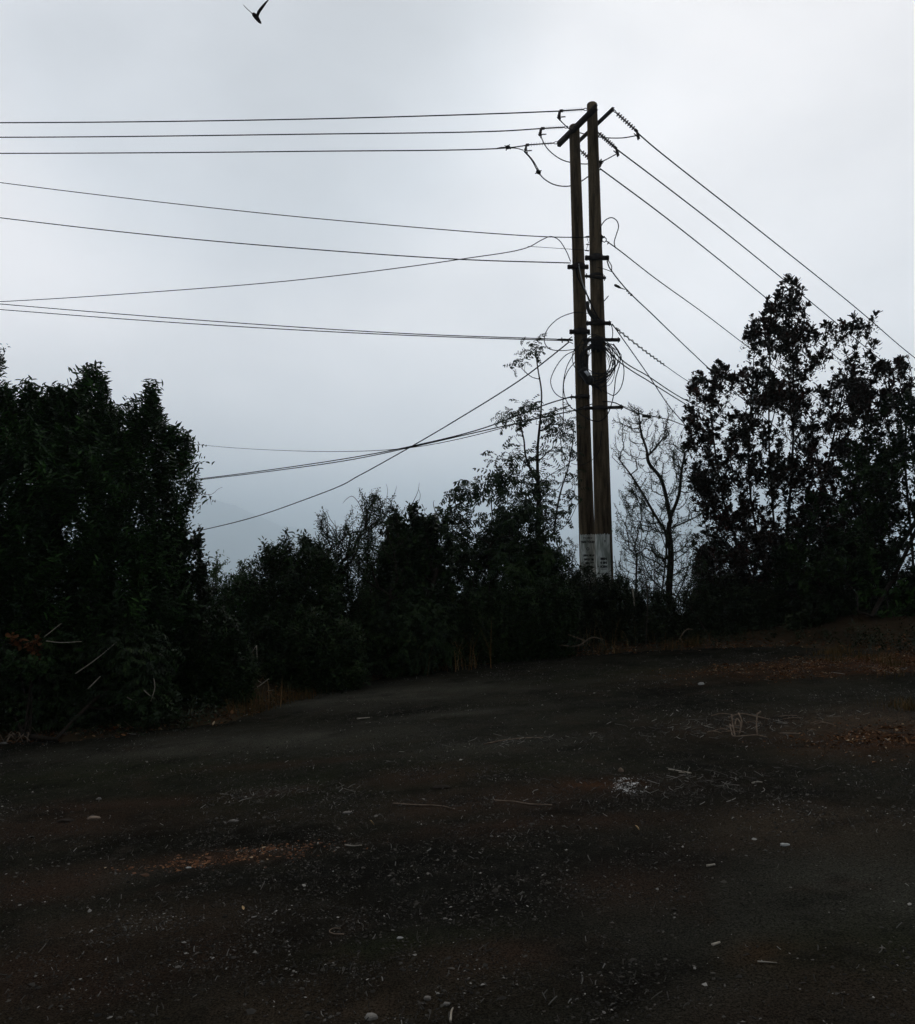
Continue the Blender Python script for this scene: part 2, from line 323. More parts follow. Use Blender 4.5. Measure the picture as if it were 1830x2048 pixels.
def ground_material(name, road):
    m, n, l, p = newmat(name)
    t = n.new('ShaderNodeTexCoord')
    def nz_(s, d=6, r=0.6):
        x = n.new('ShaderNodeTexNoise'); x.inputs['Scale'].default_value = s; x.inputs['Detail'].default_value = d; x.inputs['Roughness'].default_value = r; l.new(t.outputs['Object'], x.inputs[0]); return x.outputs[0]
    def ramp(v, a, ca, b_, cb):
        r = n.new('ShaderNodeValToRGB'); e = r.color_ramp.elements; e[0].position = a; e[1].position = b_; e[0].color = (*ca, 1); e[1].color = (*cb, 1); l.new(v, r.inputs[0]); return r.outputs[0]
    def mix(f, a, b_, blend='MIX'):
        x = n.new('ShaderNodeMix'); x.data_type = 'RGBA'; x.blend_type = blend
        if isinstance(f, (int, float)): x.inputs[0].default_value = f
        else: l.new(f, x.inputs[0])
        for i, v in ((6, a), (7, b_)):
            if isinstance(v, tuple): x.inputs[i].default_value = (*v, 1)
            else: l.new(v, x.inputs[i])
        return x.outputs[2]
    def attr(k):
        a = n.new('ShaderNodeAttribute'); a.attribute_name = k; return a.outputs['Fac']
    fine = ramp(nz_(110, 5, 0.8), 0.40, (0.12, 0.12, 0.12), 0.66, (1.9, 1.9, 1.9))
    if road:
        base = ramp(nz_(0.8, 8, 0.65), 0.36, (0.009, 0.009, 0.006), 0.66, (0.038, 0.037, 0.025))
        base = mix(attr('grey'), base, (0.092, 0.090, 0.070))
        base = mix(attr('black'), base, (0.010, 0.0095, 0.008))
        base = mix(attr('moss'), base, (0.028, 0.034, 0.016))
        base = mix(attr('brown'), base, (0.060, 0.036, 0.023))
        base = mix(attr('orange'), base, (0.13, 0.052, 0.019))
        base = mix(attr('tan'), base, (0.10, 0.070, 0.045))
        base = mix(ramp(nz_(3.2, 5), 0.55, (0, 0, 0), 0.78, (0.6, 0.6, 0.6)), base, (0.050, 0.031, 0.021))
        base = mix(ramp(nz_(1.9, 6, .7), 0.52, (0, 0, 0), 0.72, (0.8, 0.8, 0.8)), base, (0.009, 0.0085, 0.007))
        base = mix(ramp(nz_(7.5, 5, .7), 0.50, (0, 0, 0), 0.80, (0.6, 0.6, 0.6)), base, (0.058, 0.054, 0.042))
        base = mix(0.85, base, fine, 'MULTIPLY')
        p.inputs['Specular IOR Level'].default_value = 0.02
    else:
        base = ramp(nz_(1.3), 0.35, (0.035, 0.022, 0.012), 0.68, (0.085, 0.05, 0.026))
        gn = n.new('ShaderNodeNewGeometry'); sp = n.new('ShaderNodeSeparateXYZ'); l.new(gn.outputs['Position'], sp.inputs[0])
        far = n.new('ShaderNodeMapRange'); far.inputs[1].default_value = 2; far.inputs[2].default_value = -8; far.clamp = True; l.new(sp.outputs[2], far.inputs[0])
        veg = ramp(nz_(0.02, 8), 0.4, (0.028, 0.045, 0.02), 0.65, (0.06, 0.075, 0.035))
        base = mix(far.outputs[0], base, veg)
        p.inputs['Specular IOR Level'].default_value = 0.1
    l.new(base, p.inputs['Base Color']); p.inputs['Roughness'].default_value = 0.95
    bp = n.new('ShaderNodeBump'); bp.inputs['Strength'].default_value = 0.9; bp.inputs['Distance'].default_value = 0.03; l.new(nz_(60, 7, 0.8), bp.inputs['Height']); l.new(bp.outputs[0], p.inputs['Normal'])
    return m

# ground: radial sheet
rad = np.concatenate([[0.0], np.linspace(1, 24, 60), 24 * (14000 / 24.0) ** (np.linspace(0, 1, 110)[1:])])
NA = 360
ang = np.linspace(0, 2 * np.pi, NA, endpoint=False)
R_, A_ = np.meshgrid(rad, ang, indexing='ij'); gx = R_ * np.sin(A_); gy = R_ * np.cos(A_)
gz = height(gx, gy) + np.where(gy - edgeY(gx) < -0.1, -0.04, 0.0) + np.where((R_ < 40), (fbm(gx, gy, 1.7, 8) - .47) * 0.05, 0)
gz = np.where(gy - edgeY(gx) < -0.1, np.minimum(gz, hplane(gx, gy) - 0.03), gz)
nr = len(rad); idx = np.arange(nr * NA).reshape(nr, NA)
q = np.stack([idx[:-1], np.roll(idx, -1, 1)[:-1], np.roll(idx, -1, 1)[1:], idx[1:]], -1).reshape(-1, 4)
ground = meshobj('ground', np.stack([gx, gy, gz], -1).reshape(-1, 3), q, ground_material('soil and distant scrub', False), smooth=True)
tag(ground, kind='structure')
# road: a sheet clipped to the verge line
step = 0.07
xs = np.arange(-13, 13.01, step); ys = np.arange(-6, 16.5, step)
X_, Y_ = np.meshgrid(xs, ys, indexing='ij')
Z_ = hplane(X_, Y_) + (fbm(X_, Y_, 1.1, 2) - .47) * 0.045 + (vnoise(X_, Y_, 9, 4) - .5) * 0.012
idx = np.arange(X_.size).reshape(X_.shape)
q = np.stack([idx[:-1, :-1], idx[1:, :-1], idx[1:, 1:], idx[:-1, 1:]], -1)
keep = (Y_ - edgeY(X_) + (fbm(X_, Y_, 1.5, 14) - .47) * 0.5)[:-1, :-1] < 0.0
q = q[keep]
used = np.unique(q); remap = np.full(X_.size, -1); remap[used] = np.arange(len(used)); q = remap[q]
RV = np.stack([X_, Y_, Z_], -1).reshape(-1, 3)[used]
road = meshobj('road', RV, q, ground_material('worn asphalt with moss and dirt', True), smooth=True); tag(road, kind='structure')
for nm, ks in (('brown', (0,)), ('orange', (1,)), ('moss', (2,)), ('grey', (3,)), ('tan', (4,)), ('black', (5,))):
    a = road.data.attributes.new(nm, 'FLOAT', 'POINT'); v = patch(RV[:, 0], RV[:, 1], ks)
    v = np.clip(v * (0.55 + 0.9 * fbm(RV[:, 0], RV[:, 1], 3.5, 40)), 0, 1)
    a.data.foreach_set('value', v.astype(np.float32))

# distant hills as ridges standing on the lowland
def ridge(name, Y, prof, depth, seed):
    px = np.array([p[0] for p in prof], float); py = np.array([p[1] for p in prof], float)
    n = 160; xs_ = np.linspace(px[0], px[-1], n); tops = np.interp(xs_, px, py)
    P = np.array([at(a, b_, Y) for a, b_ in zip(xs_, tops)])
    P[:, 2] += (fbm(P[:, 0], P[:, 0] * 0, 1 / 620.0, seed) - .47) * 110
    m = 40; V = []
    for j in range(m):
        t = j / (m - 1) * 2 - 1; prof_ = (1 - abs(t)) ** 1.15
        yy = Y + t * depth
        zz = LOW - 30 + (P[:, 2] - LOW + 30) * prof_ + (fbm(P[:, 0], P[:, 0] * 0 + yy, 1 / 860.0, seed + 2) - .47) * 240 * (1 - prof_) * prof_ * 4
        V.append(np.stack([P[:, 0], np.full(n, yy), zz], -1))
    V = np.concatenate(V); ii = np.arange(m * n).reshape(m, n)
    q = np.stack([ii[:-1, :-1], ii[:-1, 1:], ii[1:, 1:], ii[1:, :-1]], -1).reshape(-1, 4)
    return tag(meshobj(name, V, q, M['hill'], smooth=True), kind='structure')
M['hill'] = noise_mat('wooded hillside', (0.02, 0.04, 0.018), (0.05, 0.07, 0.035), 0.01, 0.95, 0.0, 0.1)
ridge('hills', 9000, [(-500, 1120), (-100, 1040), (200, 985), (420, 988), (480, 1006), (560, 1042), (700, 1060), (900, 1085), (1100, 1075), (1250, 1030), (1420, 1010), (1700, 1050), (2300, 1130)], 2600, 3)

# ------------------------------------------------------------------ utility poles
def pole(label, top, bot, Yt, rt, rb_, seed, bandY, text, big):
    a = at(*top, Yt); bpt = at(*bot, Yt)
    gz0 = height(bpt[0], bpt[1]); d = (bpt - a) / np.linalg.norm(bpt - a)
    base = a + d * ((gz0 - 0.3 - a[2]) / d[2])
    L = np.linalg.norm(base - a)
    root = thing('utility_pole', base, label, 'utility pole', 'pair of concrete utility poles')
    n = 28; m = MB(); V = []; k = 40
    for i in range(k + 1):
        t = i / k; c = a + (base - a) * t; r = rt + (rb_ - rt) * t
        for j in range(n): V.append(c + r * np.array((math.cos(2 * math.pi * j / n), math.sin(2 * math.pi * j / n), 0)))
    Q = [(i * n + j, (i + 1) * n + j, (i + 1) * n + (j + 1) % n, i * n + (j + 1) % n) for i in range(k) for j in range(n)]
    # a slightly domed cap
    V += [c2 for c2 in (a + np.array((0.82 * rt * math.cos(2 * math.pi * j / n), 0.82 * rt * math.sin(2 * math.pi * j / n), 0.022)) for j in range(n))]; o = (k + 1) * n
    Q += [(j, (j + 1) % n, o + (j + 1) % n, o + j) for j in range(n)]
    V.append(a + np.array((0, 0, 0.03))); T = [(o + j, o + (j + 1) % n, len(V) - 1) for j in range(n)]
    m.add(V, Q, T); m.build('shaft', M['concrete'], root, True)
    # row of step-bolt sockets facing the camera
    hs = MB(); dd = 0.0
    t = 0.55
    while t < L * 0.62:
        f = t / L; c = a + (base - a) * f; r = rt + (rb_ - rt) * f
        an = -math.pi / 2 - 0.25; p = c + (r - 0.004) * np.array((math.cos(an), math.sin(an), 0)); q2 = c + (r + 0.003) * np.array((math.cos(an), math.sin(an), 0))
        hs.tube([p, q2], 0.009, 8); t += 0.42
    each(hs, 'bolt_socket', M['ink'], root)
    # painted notice: a thin shell of paint proud of the shaft
    zt, zb = bandY; pv = []; nn = 26; kk = 10
    def on(z, an, off):
        f = (z - a[2]) / (base[2] - a[2]); c = a + (base - a) * f; r = rt + (rb_ - rt) * f + off
        return c + r * np.array((math.sin(an), -math.cos(an), 0))
    a0, a1 = (-1.15, 1.25) if seed == 0 else (-1.3, 0.62)
    pm = MB(); pv = []
    rr = random.Random(seed)
    jag = [rr.uniform(-0.018, 0.012) for _ in range(nn + 1)]
    for i in range(kk + 1):
        for j in range(nn + 1):
            z = zt + jag[j] * (1 if i == 0 else 0) + (zb - zt) * i / kk
            pv.append(on(z, a0 + (a1 - a0) * j / nn + (rr.uniform(-.03, .03) if j in (0, nn) else 0), 0.003))
    pm.add(pv, [(i * (nn + 1) + j, (i + 1) * (nn + 1) + j, (i + 1) * (nn + 1) + j + 1, i * (nn + 1) + j + 1) for i in range(kk) for j in range(nn)])
    po = pm.build('painted_notice', M['panel'], root, True)
    # lettering wrapped round the shaft
    lv = MB()
    for (s, size, x0, zoff, bold) in text:
        bold += 0.0025
        cu = bpy.data.curves.new('t', 'FONT'); cu.body = s; cu.size = size; cu.align_x = 'CENTER'; cu.offset = bold
        to = bpy.data.objects.new('t', cu); col.objects.link(to)
        me = bpy.data.meshes.new_from_object(to.evaluated_get(bpy.context.evaluated_depsgraph_get()))
        bpy.data.objects.remove(to)
        if len(me.polygons):
            bm = bmesh.new(); bm.from_mesh(me); bmesh.ops.triangulate(bm, faces=bm.faces)
            R0 = 0.15
            VV = [on(zt + zoff + v.co.y, (x0 + v.co.x) / R0, 0.0055) for v in bm.verts]
            bm.verts.index_update(); lv.add(VV, [], [[v.index for v in f.verts] for f in bm.faces]); bm.free()
    lt = lv.build('lettering', M['ink'], root)
    lt.parent = po
    return root, a, base
zt = at(1170, 1064, 16.1)[2]; zbm = at(1170, 1165, 16.1)[2]
textL = [('TBA 110KV AB', 0.028, 0.0, -0.075, 0.0), ('TAN ROCKY', 0.052, 0.0, -0.155, 0.002), ('O', 0.07, -0.01, -0.29, 0.0), ('LIEN HE AB', 0.046, 0.01, -0.40, 0.001),
         ('0913 688', 0.048, 0.01, -0.475, 0.002), ('254 866', 0.050, 0.02, -0.545, 0.003), ('NHAN', 0.045, 0.02, -0.61, 0.001), ('6', 0.15, 0.05, -0.76, 0.004)]
textR = [("'", 0.12, 0.0, -0.2, 0.001), ('IIIEM', 0.05, -0.03, -0.46, 0.002), ('0 EM', 0.05, -0.03, -0.53, 0.002), ('ICEM', 0.05, -0.03, -0.60, 0.002), ('___', 0.06, -0.03, -0.62, 0.0), ('6', 0.20, 0.0, -0.83, 0.005)]
YL, YR = 16.62, 16.15
poleL, aL, bL = pole('lower left concrete pole of the joined pair, tapered, with narrow white notice', (1142.2, 252), (1168.3, 1100), YL, 0.100, 0.156, 0, (at(1168, 1064, YL)[2], at(1168, 1160, YL)[2]), textL, True)
poleR, aR, bR = pole('taller right concrete pole of the joined pair, its top above the crossarms', (1177.5, 208), (1201.0, 1100), YR, 0.097, 0.171, 1, (at(1190, 1063, YR)[2], at(1190, 1160, YR)[2]), textR, True)
for p_ in (poleL, poleR): p_.pop('group', None)

# ------------------------------------------------------------------ steelwork
def steel(name, label, cat, parts, group=None):
    c = parts[0][1]
    root = thing(name, c, label, cat, group)
    for p in parts:
        m = MB(); p[2](m)
        if p[0] == 'bolt': each(m, 'bolt', p[3] if len(p) > 3 else M['steel'], root)
        else: m.build(p[0], p[3] if len(p) > 3 else M['steel'], root)
    return root
def bolts(m, pts, r=0.012, l=0.05):
    for p in pts: m.tube([np.array(p) + (-l / 2, 0, 0), np.array(p) + (l / 2, 0, 0)], r, 6)
A0, A1 = aS(1193, 214, 15.85), aS(1117, 289, 16.95)
B0, B1 = aS(1227, 217, 15.98), aS(1157, 283, 17.08)
steel('crossarm', 'heavy steel channel crossarm clamped on the near left side of the two pole tops', 'crossarm', [('channel', A0, lambda m: m.channel(A0, A1, 0.06, 0.105)), ('bolt', A0, lambda m: bolts(m, [A0 + (A1 - A0) * t for t in (.06, .3, .5, .75, .95)], 0.012, 0.11))], 'pair of crossarms on the pole tops')
steel('crossarm', 'lighter steel crossarm behind the pole tops, its end poking out to the upper right', 'crossarm', [('channel', B0, lambda m: m.channel(B0, B1, 0.045, 0.055)), ('bolt', B0, lambda m: bolts(m, [B0 + (B1 - B0) * t for t in (.04, .3, .6, .95)], 0.011, 0.09))], 'pair of crossarms on the pole tops')
def axis(P, x, y):                   # point of the pole axis at photo height y (1820 view)
    a, b_ = P; d = (b_ - a); z = at(x, y, a[1])[2]; return a + d * ((z - a[2]) / d[2])
PL, PR = (aL, bL), (aR, bR)
def radius(P, z, rt, rb_): a, b_ = P; return rt + (rb_ - rt) * (z - a[2]) / (b_[2] - a[2])
def band(m, P, y, rt, rb_, h=0.06, t=0.008):
    c = axis(P, 1180, y); r = radius(P, c[2], rt, rb_) + t
    n = 24; V = []; Q = []
    for i, (dz, dr) in enumerate(((-h / 2, -t * .8), (-h / 2, 0), (h / 2, 0), (h / 2, -t * .8))):
        for j in range(n): V.append(c + np.array(((r + dr) * math.cos(2 * math.pi * j / n), (r + dr) * math.sin(2 * math.pi * j / n), dz)))
    for i in range(3):
        for j in range(n): Q.append((i * n + j, i * n + (j + 1) % n, (i + 1) * n + (j + 1) % n, (i + 1) * n + j))
    m.add(V, Q); return c, r
def banded(label, P, y, x0, x1, h=0.06, arm=(0.05, 0.06), rts=(0.1, 0.148), dy=-0.01, tilt=0):
    c = axis(P, 1180, y)
    root = thing('pole_bracket', c, label, 'bracket', 'steel brackets on the two poles')
    m = MB(); c, r = band(m, P, y, *rts, h=h); m.build('collar', M['steel'], root)
    yy = c[1] - r + dy
    p0 = aS(x0, y * 1.0055, yy); p1 = aS(x1, y * 1.0055 + tilt, yy)
    m = MB(); m.beam(p0, p1, arm[0], arm[1]); m.build('arm', M['steel'], root)
    m = MB()
    for p in (p0, p1):
        s_ = 1 if p is p1 else -1
        q_ = p - np.array((s_ * 0.03, 0, 0)); m.tube([q_ + (0, -0.045, 0), q_ + (0, 0.045, 0)], 0.013, 6); m.tube([q_ + (0, 0, -0.05), q_ + (0, 0, 0.05)], 0.009, 6)
    each(m, 'bolt', M['steel'], root)
    return root
RL, RR = (0.1, 0.156), (0.097, 0.171)
banded('thick steel bracket round the right pole, topmost below the wire dead ends', PR, 513, 1170, 1218, 0.09, (0.05, 0.075), RR)
banded('dark steel bracket round the left pole at the head of the grey strap', PL, 531, 1135, 1177, 0.10, (0.05, 0.07), RL)
banded('thin dark band and bolt round the right pole under its topmost bracket', PR, 549, 1170, 1212, 0.05, (0.04, 0.04), RR, tilt=4)
banded('steel bracket on the right pole where the helical guy grip starts', PR, 643, 1172, 1222, 0.07, (0.05, 0.06), RR)
banded('double plated bracket on the left pole above the bundled cables', PL, 660, 1139, 1180, 0.09, (0.05, 0.075), RL)
banded('steel arm across both poles at the top of the cable coil, stub to the right', PR, 676, 1166, 1240, 0.05, (0.05, 0.055), RR)
banded('frayed dark clamp round the left pole below the splice box', PL, 790, 1140, 1178, 0.06, (0.03, 0.035), RL)
banded('long lowest steel arm sticking out to the right of the poles', PR, 812, 1168, 1246, 0.05, (0.05, 0.05), RR, tilt=-2)
# stub bracket, strap, sleeve
p0, p1 = z2(885, 1060, 16.0), z2(950, 985, 16.0)
steel('angle_stub', 'short angled steel stub sticking up from the right pole, pierced end', 'bracket', [('stub', p0, lambda m: m.beam(p0, p1, 0.012, 0.055, (0, 1, 0))), ('bolt', p0, lambda m: bolts(m, [p1 - (p1 - p0) * .2], 0.012, 0.02), M['galv'])])
p0, p1 = z1(1395 - 380, 925, 16.4), z1(1090, 875, 16.4)
p2, p3 = z1(1205, 835, 16.35), z1(1218, 790, 16.3)
st = thing('metal_strap', z2(590, 600, 16.4), 'pale grey flat metal strap running down between the two poles', 'strap')
m = MB(); pts = spline([z2(590, 595, 16.42), z2(610, 700, 16.42), z2(640, 830, 16.41), z2(690, 960, 16.36), z2(722, 1080, 16.3)], 5)
for a_, b_ in zip(pts[:-1], pts[1:]): m.beam(a_, b_, 0.006, 0.07, (0, -1, 0))
o_ = m.build('strap', M['galv'], st)
bolt_m = MB(); bolts(bolt_m, [z2(592, 610, 16.40)], 0.012, 0.02); bolt_m.build('bolt', M['steel'], st)

# insulators
def insulator(label, a, b_, ns, clampdir, group, far=0.0, shed_r=0.05):
    a = np.asarray(a, float); b_ = np.asarray(b_, float); d = (b_ - a); L = np.linalg.norm(d); d /= L
    root = thing('insulator_string', a, label, 'insulator', group)
    m = MB(); m.tube([a + d * L * .14, b_ - d * L * .02], 0.013, 8); m.build('rod', M['insul'], root)
    # shackle
    u = np.cross(d, (0, 0, 1)); u /= np.linalg.norm(u); v = np.cross(u, d)
    m = MB(); R = L * 0.075
    ring = [a + d * (R + R * 1.0 * math.cos(t)) + v * 0.022 * math.sin(t) for t in np.linspace(0, 2 * math.pi, 14)]
    m.tube(ring, 0.008, 6, False); m.build('shackle', M['steel'], root)
    m = MB()
    for i in range(ns):
        c = a + d * (L * (0.24 + 0.66 * i / (ns - 1))); m.tube([c - d * 0.004, c, c + d * 0.003], [0.014, shed_r, 0.014], 14)
    m.build('sheds', M['insul'], root)
    # bolted dead-end clamp with its tail lever
    m = MB(); c = b_; e = np.asarray(clampdir, float)
    m.tube([c - d * 0.02, c + d * 0.05], 0.028, 8); m.tube([c + d * 0.04, c + d * 0.05 + e * 0.10], 0.022, 8)
    m.beam(c + d * 0.05 + e * 0.03, c + d * 0.05 + e * 0.15, 0.03, 0.05)
    m.tube([c + e * 0.12 - d * 0.07, c + e * 0.12 + d * 0.09], 0.011, 6); m.tube([c + e * 0.14 + d * 0.02, c + e * 0.19 + d * 0.03], 0.012, 6)
    m.lump(c + d * 0.05 + e * 0.09, 0.03, (1, 1, 1), 0.2, 3)
    m.build('dead_end_clamp', M['insul'], root)
    return root
GI = 'insulator strings on the pole top'
dn = (0, 0, -1)
insulator('uppermost insulator string pulling left from the pole tops', z1(1085, 194, 15.9), z1(832, 210, 15.95), 9, (-0.1, 0, -1), GI)
insulator('middle insulator string pulling left from the pole tops', z1(890, 374, 16.45), z1(643, 388, 16.5), 9, (-0.15, 0, -1), GI)
insulator('lowest insulator string pulling left from the crossarm end', z1(790, 533, 16.95), z1(488, 555, 17.0), 8, (0, 0, -1), GI)
insulator('uppermost ribbed insulator string descending to the right', z1(1340, 195, 15.98), z1(1572, 405, 16.3), 8, (0.15, 0, -0.95), GI, shed_r=0.046)
insulator('middle ribbed insulator string descending to the right of the right pole', z1(1165, 405, 16.45), z1(1362, 578, 16.75), 8, (0.2, 0, -0.95), GI, shed_r=0.046)
insulator('lowest insulator string, seen in the gap between the two poles', z1(990, 588, 17.05), z1(1190, 770, 17.35), 8, (0.3, 0, 0.9), GI, shed_r=0.046)

# wires
def wire(label, pts, r=0.009, name='power_line', cat='wire', group=None, mat=None, n=10, seg=5):
    P = spline(pts, n)
    m = MB(); m.tube(P, r * 1.15, seg); o = m.build(name, mat or M['wire'], None, True)
    tag(o, label, cat, group); return o
GP = 'overhead power lines'; GC = 'communication cables leaving the poles'
def D(*p): return [at(*q) for q in p]
wire('topmost power line running off left from the pole tops', [z1(832, 212, 15.95)] + D((1000, 225.5, 16.2), (600, 237, 17), (0, 244, 18.2), (-700, 238, 19.5), (-2200, 190, 23)), 0.0105, group=GP)
wire('second power line from the top running left', [z1(640, 388, 16.5)] + D((1000, 260.5, 16.6), (600, 267, 17.4), (0, 273, 18.7), (-700, 268, 20), (-2200, 222, 24)), 0.0105, group=GP)
wire('third power line from the top, with a bolted splice near the crossarm', [z1(485, 557, 17.0)] + D((1010, 294, 17.05), (600, 301, 17.8), (0, 305, 19.2), (-700, 302, 20.6), (-2200, 260, 24.5)), 0.0105, group=GP)
R1 = [z1(1600, 440, 16.3)] + D((1300, 292, 16.8), (1500, 450, 20), (1700, 610, 24.5), (1820, 712, 28), (2300, 1040, 60))
wire('highest power line descending to the right above the tree top', R1, 0.012, group=GP)
R2 = [z1(1385, 600, 16.75)] + D((1300, 352, 17.5), (1450, 468, 20.5), (1600, 590, 24.5), (1760, 722, 30), (1950, 870, 45))
wire('second power line descending to the right into the tree top', R2, 0.012, group=GP)
R3 = [z1(1215, 795, 17.35)] + D((1300, 414, 19), (1420, 508, 22), (1540, 606, 26), (1700, 740, 34), (1850, 860, 48))
wire('third power line descending to the right behind the tree', R3, 0.0125, group=GP)
# jumpers
GJ = 'jumper wires between insulator strings'
wire('uppermost jumper wire sagging behind both pole tops to the right clamp', [z1(790, 285, 15.95), z1(870, 365, 16.1), z1(1000, 430, 16.85), z1(1200, 475, 16.9), z1(1430, 485, 16.6), z1(1580, 462, 16.32)], 0.0095, 'jumper_wire', 'wire', GJ)
J2p = [z1(600, 440, 16.5), z1(680, 590, 16.6), z1(800, 690, 16.7), z1(930, 735, 16.9), z1(1085, 748, 16.95), z1(1225, 725, 16.9), z1(1375, 650, 16.76)]
wire('middle jumper wire looping under the crossarm behind the left pole', J2p, 0.0095, 'jumper_wire', 'wire', GJ)
wire('lowest jumper wire, a deep loop with a lumpy connector left of the poles', [z1(445, 620, 17.0), z1(520, 705, 17.02), z1(590, 830, 17.05), z1(650, 900, 17.1), z1(760, 960, 17.15), z1(900, 972, 17.2), z1(1020, 925, 17.25), z1(1090, 878, 17.3), z1(1215, 805, 17.35)], 0.0105, 'jumper_wire', 'wire', GJ)
wire('short second strand beside the lowest jumper wire above its connector', [z1(462, 625, 17.0), z1(540, 720, 17.0), z1(598, 820, 17.04)], 0.008, 'jumper_wire', 'wire', GJ)
wire('loose cut tail hanging under the third power line splice', [z1(150, 597, 17.05), z1(220, 580, 17.05), z1(300, 585, 17.03), z1(380, 592, 17.0), z1(440, 610, 17.0)], 0.008, 'wire_tail', 'wire')
def connector(label, c, r, seed):
    root = thing('wire_connector', c, label, 'connector', 'bolted wire connectors')
    m = MB(); m.lump(c, r, (1.1, 0.9, 0.9), 0.12, seed); m.build('body', M['cable'], root)
    m = MB()
    for k in range(4):
        a = seed + k * 1.6; m.tube([c, c + 1.5 * r * np.array((math.cos(a), 0, math.sin(a)))], 0.010, 6)
    each(m, 'bolt', M['cable'], root)
connector('blocky splice on the third power line left of the crossarm', z1(280, 580, 17.05), 0.048, 1)
connector('star shaped connector halfway down the lowest jumper loop', z1(590, 830, 17.05), 0.048, 2)
connector('small round connector on the middle jumper right of the right pole', z1(1224, 727, 16.9), 0.036, 3)
# mid wires, left
wire('long cable rising to the poles from the upper left, uppermost of the lower group', D((1185, 472, 16.3), (1090, 471, 16.6), (700, 441, 17.5), (400, 411, 18.5), (0, 363, 20), (-700, 265, 23), (-2000, 60, 30)), 0.0085, 'overhead_cable', 'cable', GC)
wire('thick cable from the left ending at the left pole strap bracket', D((1135, 523, 16.5), (920, 516, 17), (500, 486, 18), (250, 462, 19), (0, 433, 20), (-700, 345, 23), (-2000, 140, 30)), 0.010, 'overhead_cable', 'cable', GC)
wire('cable rising from the lower left and crossing the others to a hump beside the poles', D((1135, 520, 16.45), (1125, 497, 16.5), (1110, 476, 16.5), (1095, 470.5, 16.5), (1078, 477, 16.5), (1050, 492, 16.5), (920, 515, 16.8), (600, 556, 18), (300, 581, 19), (0, 600, 20.5), (-700, 625, 24), (-2000, 640, 32)), 0.0078, 'overhead_cable', 'cable', GC)
wire('very thin guy wire between the cable hump and the right pole', D((1050, 490, 16.55), (1110, 494, 16.4), (1172, 498, 16.1)), 0.0045, 'guy_wire', 'cable')
wire('upper strand of the close pair of cables reaching the poles from the left', D((1122, 675, 16.5), (800, 663, 17.3), (400, 637, 18.5), (0, 604.5, 20), (-700, 540, 23), (-2000, 400, 30)), 0.0085, 'overhead_cable', 'cable', GC)
wire('lower strand of the close pair of cables reaching the poles from the left', D((1122, 677.5, 16.48), (800, 666.5, 17.3), (400, 645, 18.5), (0, 615.5, 20), (-700, 556, 23), (-2000, 420, 30)), 0.0085, 'overhead_cable', 'cable', GC)
wire('steep cable descending left from the poles behind the dark shrubs', D((1132, 680, 16.5), (1100, 706, 16.7), (1040, 752, 17.3), (900, 840, 18.8), (820, 887, 20), (740, 932, 21.2), (705, 951, 21.8), (690, 960, 22), (600, 996, 24), (500, 1030, 26.5), (398, 1055, 29), (200, 1093, 35)), 0.0115, 'overhead_cable', 'cable', GC)
wire('upper of the two cables curving down left from the frayed clamp', D((1140, 788, 16.45), (1090, 803, 17), (960, 852, 18.5), (820, 887, 20.5), (700, 910, 22.5), (540, 934, 25.5), (390, 953, 29), (150, 975, 36)), 0.0115, 'overhead_cable', 'cable', GC)
wire('lower of the two cables curving down left from the lowest arm', D((1165, 812, 16.2), (1130, 819, 16.8), (960, 857, 18.5), (820, 889, 20.5), (700, 914, 22.5), (540, 937, 25.5), (390, 955, 29), (150, 980, 36)), 0.0110, 'overhead_cable', 'cable', GC)
wire('faint thin wire hanging nearly level above the far hills', D((1135, 806, 17), (1010, 848, 19), (880, 880, 22), (780, 894, 26), (650, 898, 32), (500, 893, 40), (380, 883, 48), (100, 850, 62)), 0.0085, 'thin_wire', 'wire')
# lashing bundle at dead end left
m = MB(); a_, b_ = z3(330, 240, 16.45), z3(520, 243, 16.4); m.tube([a_, (a_ + b_) / 2, b_], [0.02, 0.026, 0.018], 8); m.tube([z3(385, 215, 16.45), z3(392, 275, 16.45)], 0.012, 6); m.tube([z3(450, 245, 16.45), z3(510, 205, 16.35)], 0.009, 6); m.tube([z3(440, 250, 16.45), z3(520, 285, 16.35)], 0.009, 6)
tag(m.build('cable_grip', M['cable'], None), 'thick dead end grip where the close pair of cables meets the left pole', 'cable grip')
# right side cables
wire('cable descending right from the small clamp under the loop', D((1207, 480, 16.1), (1224, 492, 16.3), (1300, 551, 18), (1400, 623, 21), (1480, 684, 24), (1650, 810, 33)), 0.0095, 'overhead_cable', 'cable', GC)
wire('tall question mark shaped cable loop above the right pole clamp', [z2(850, 200, 16.05), z2(868, 125, 16.05), z2(925, 55, 16.05), z2(990, 32, 16.05), z2(1050, 65, 16.05), z2(1074, 140, 16.05), z2(1050, 230, 16.1), z2(1022, 330, 16.15), z2(1035, 400, 16.2)], 0.0085, 'cable_loop', 'cable')
wire('cable descending right from the topmost bracket with a fork at its head', [z2(935, 555, 15.95), z2(960, 630, 16.0), z2(1000, 690, 16.1), z2(1160, 890, 16.8), z2(1500, 1220, 18.5), z2(1820, 1530, 20.5)] + D((1420, 742, 22.5), (1600, 900, 32)), 0.0105, 'overhead_cable', 'cable', GC)
wire('short fork strand below the topmost bracket on the right', [z2(950, 550, 15.97), z2(990, 620, 16.02), z2(990, 670, 16.05)], 0.008, 'cable_fork', 'cable')
wire('thin wire bowing out of the right pole to the fork', [z2(820, 635, 15.98), z2(900, 655, 16.02), z2(1000, 692, 16.08)], 0.006, 'thin_wire', 'wire')
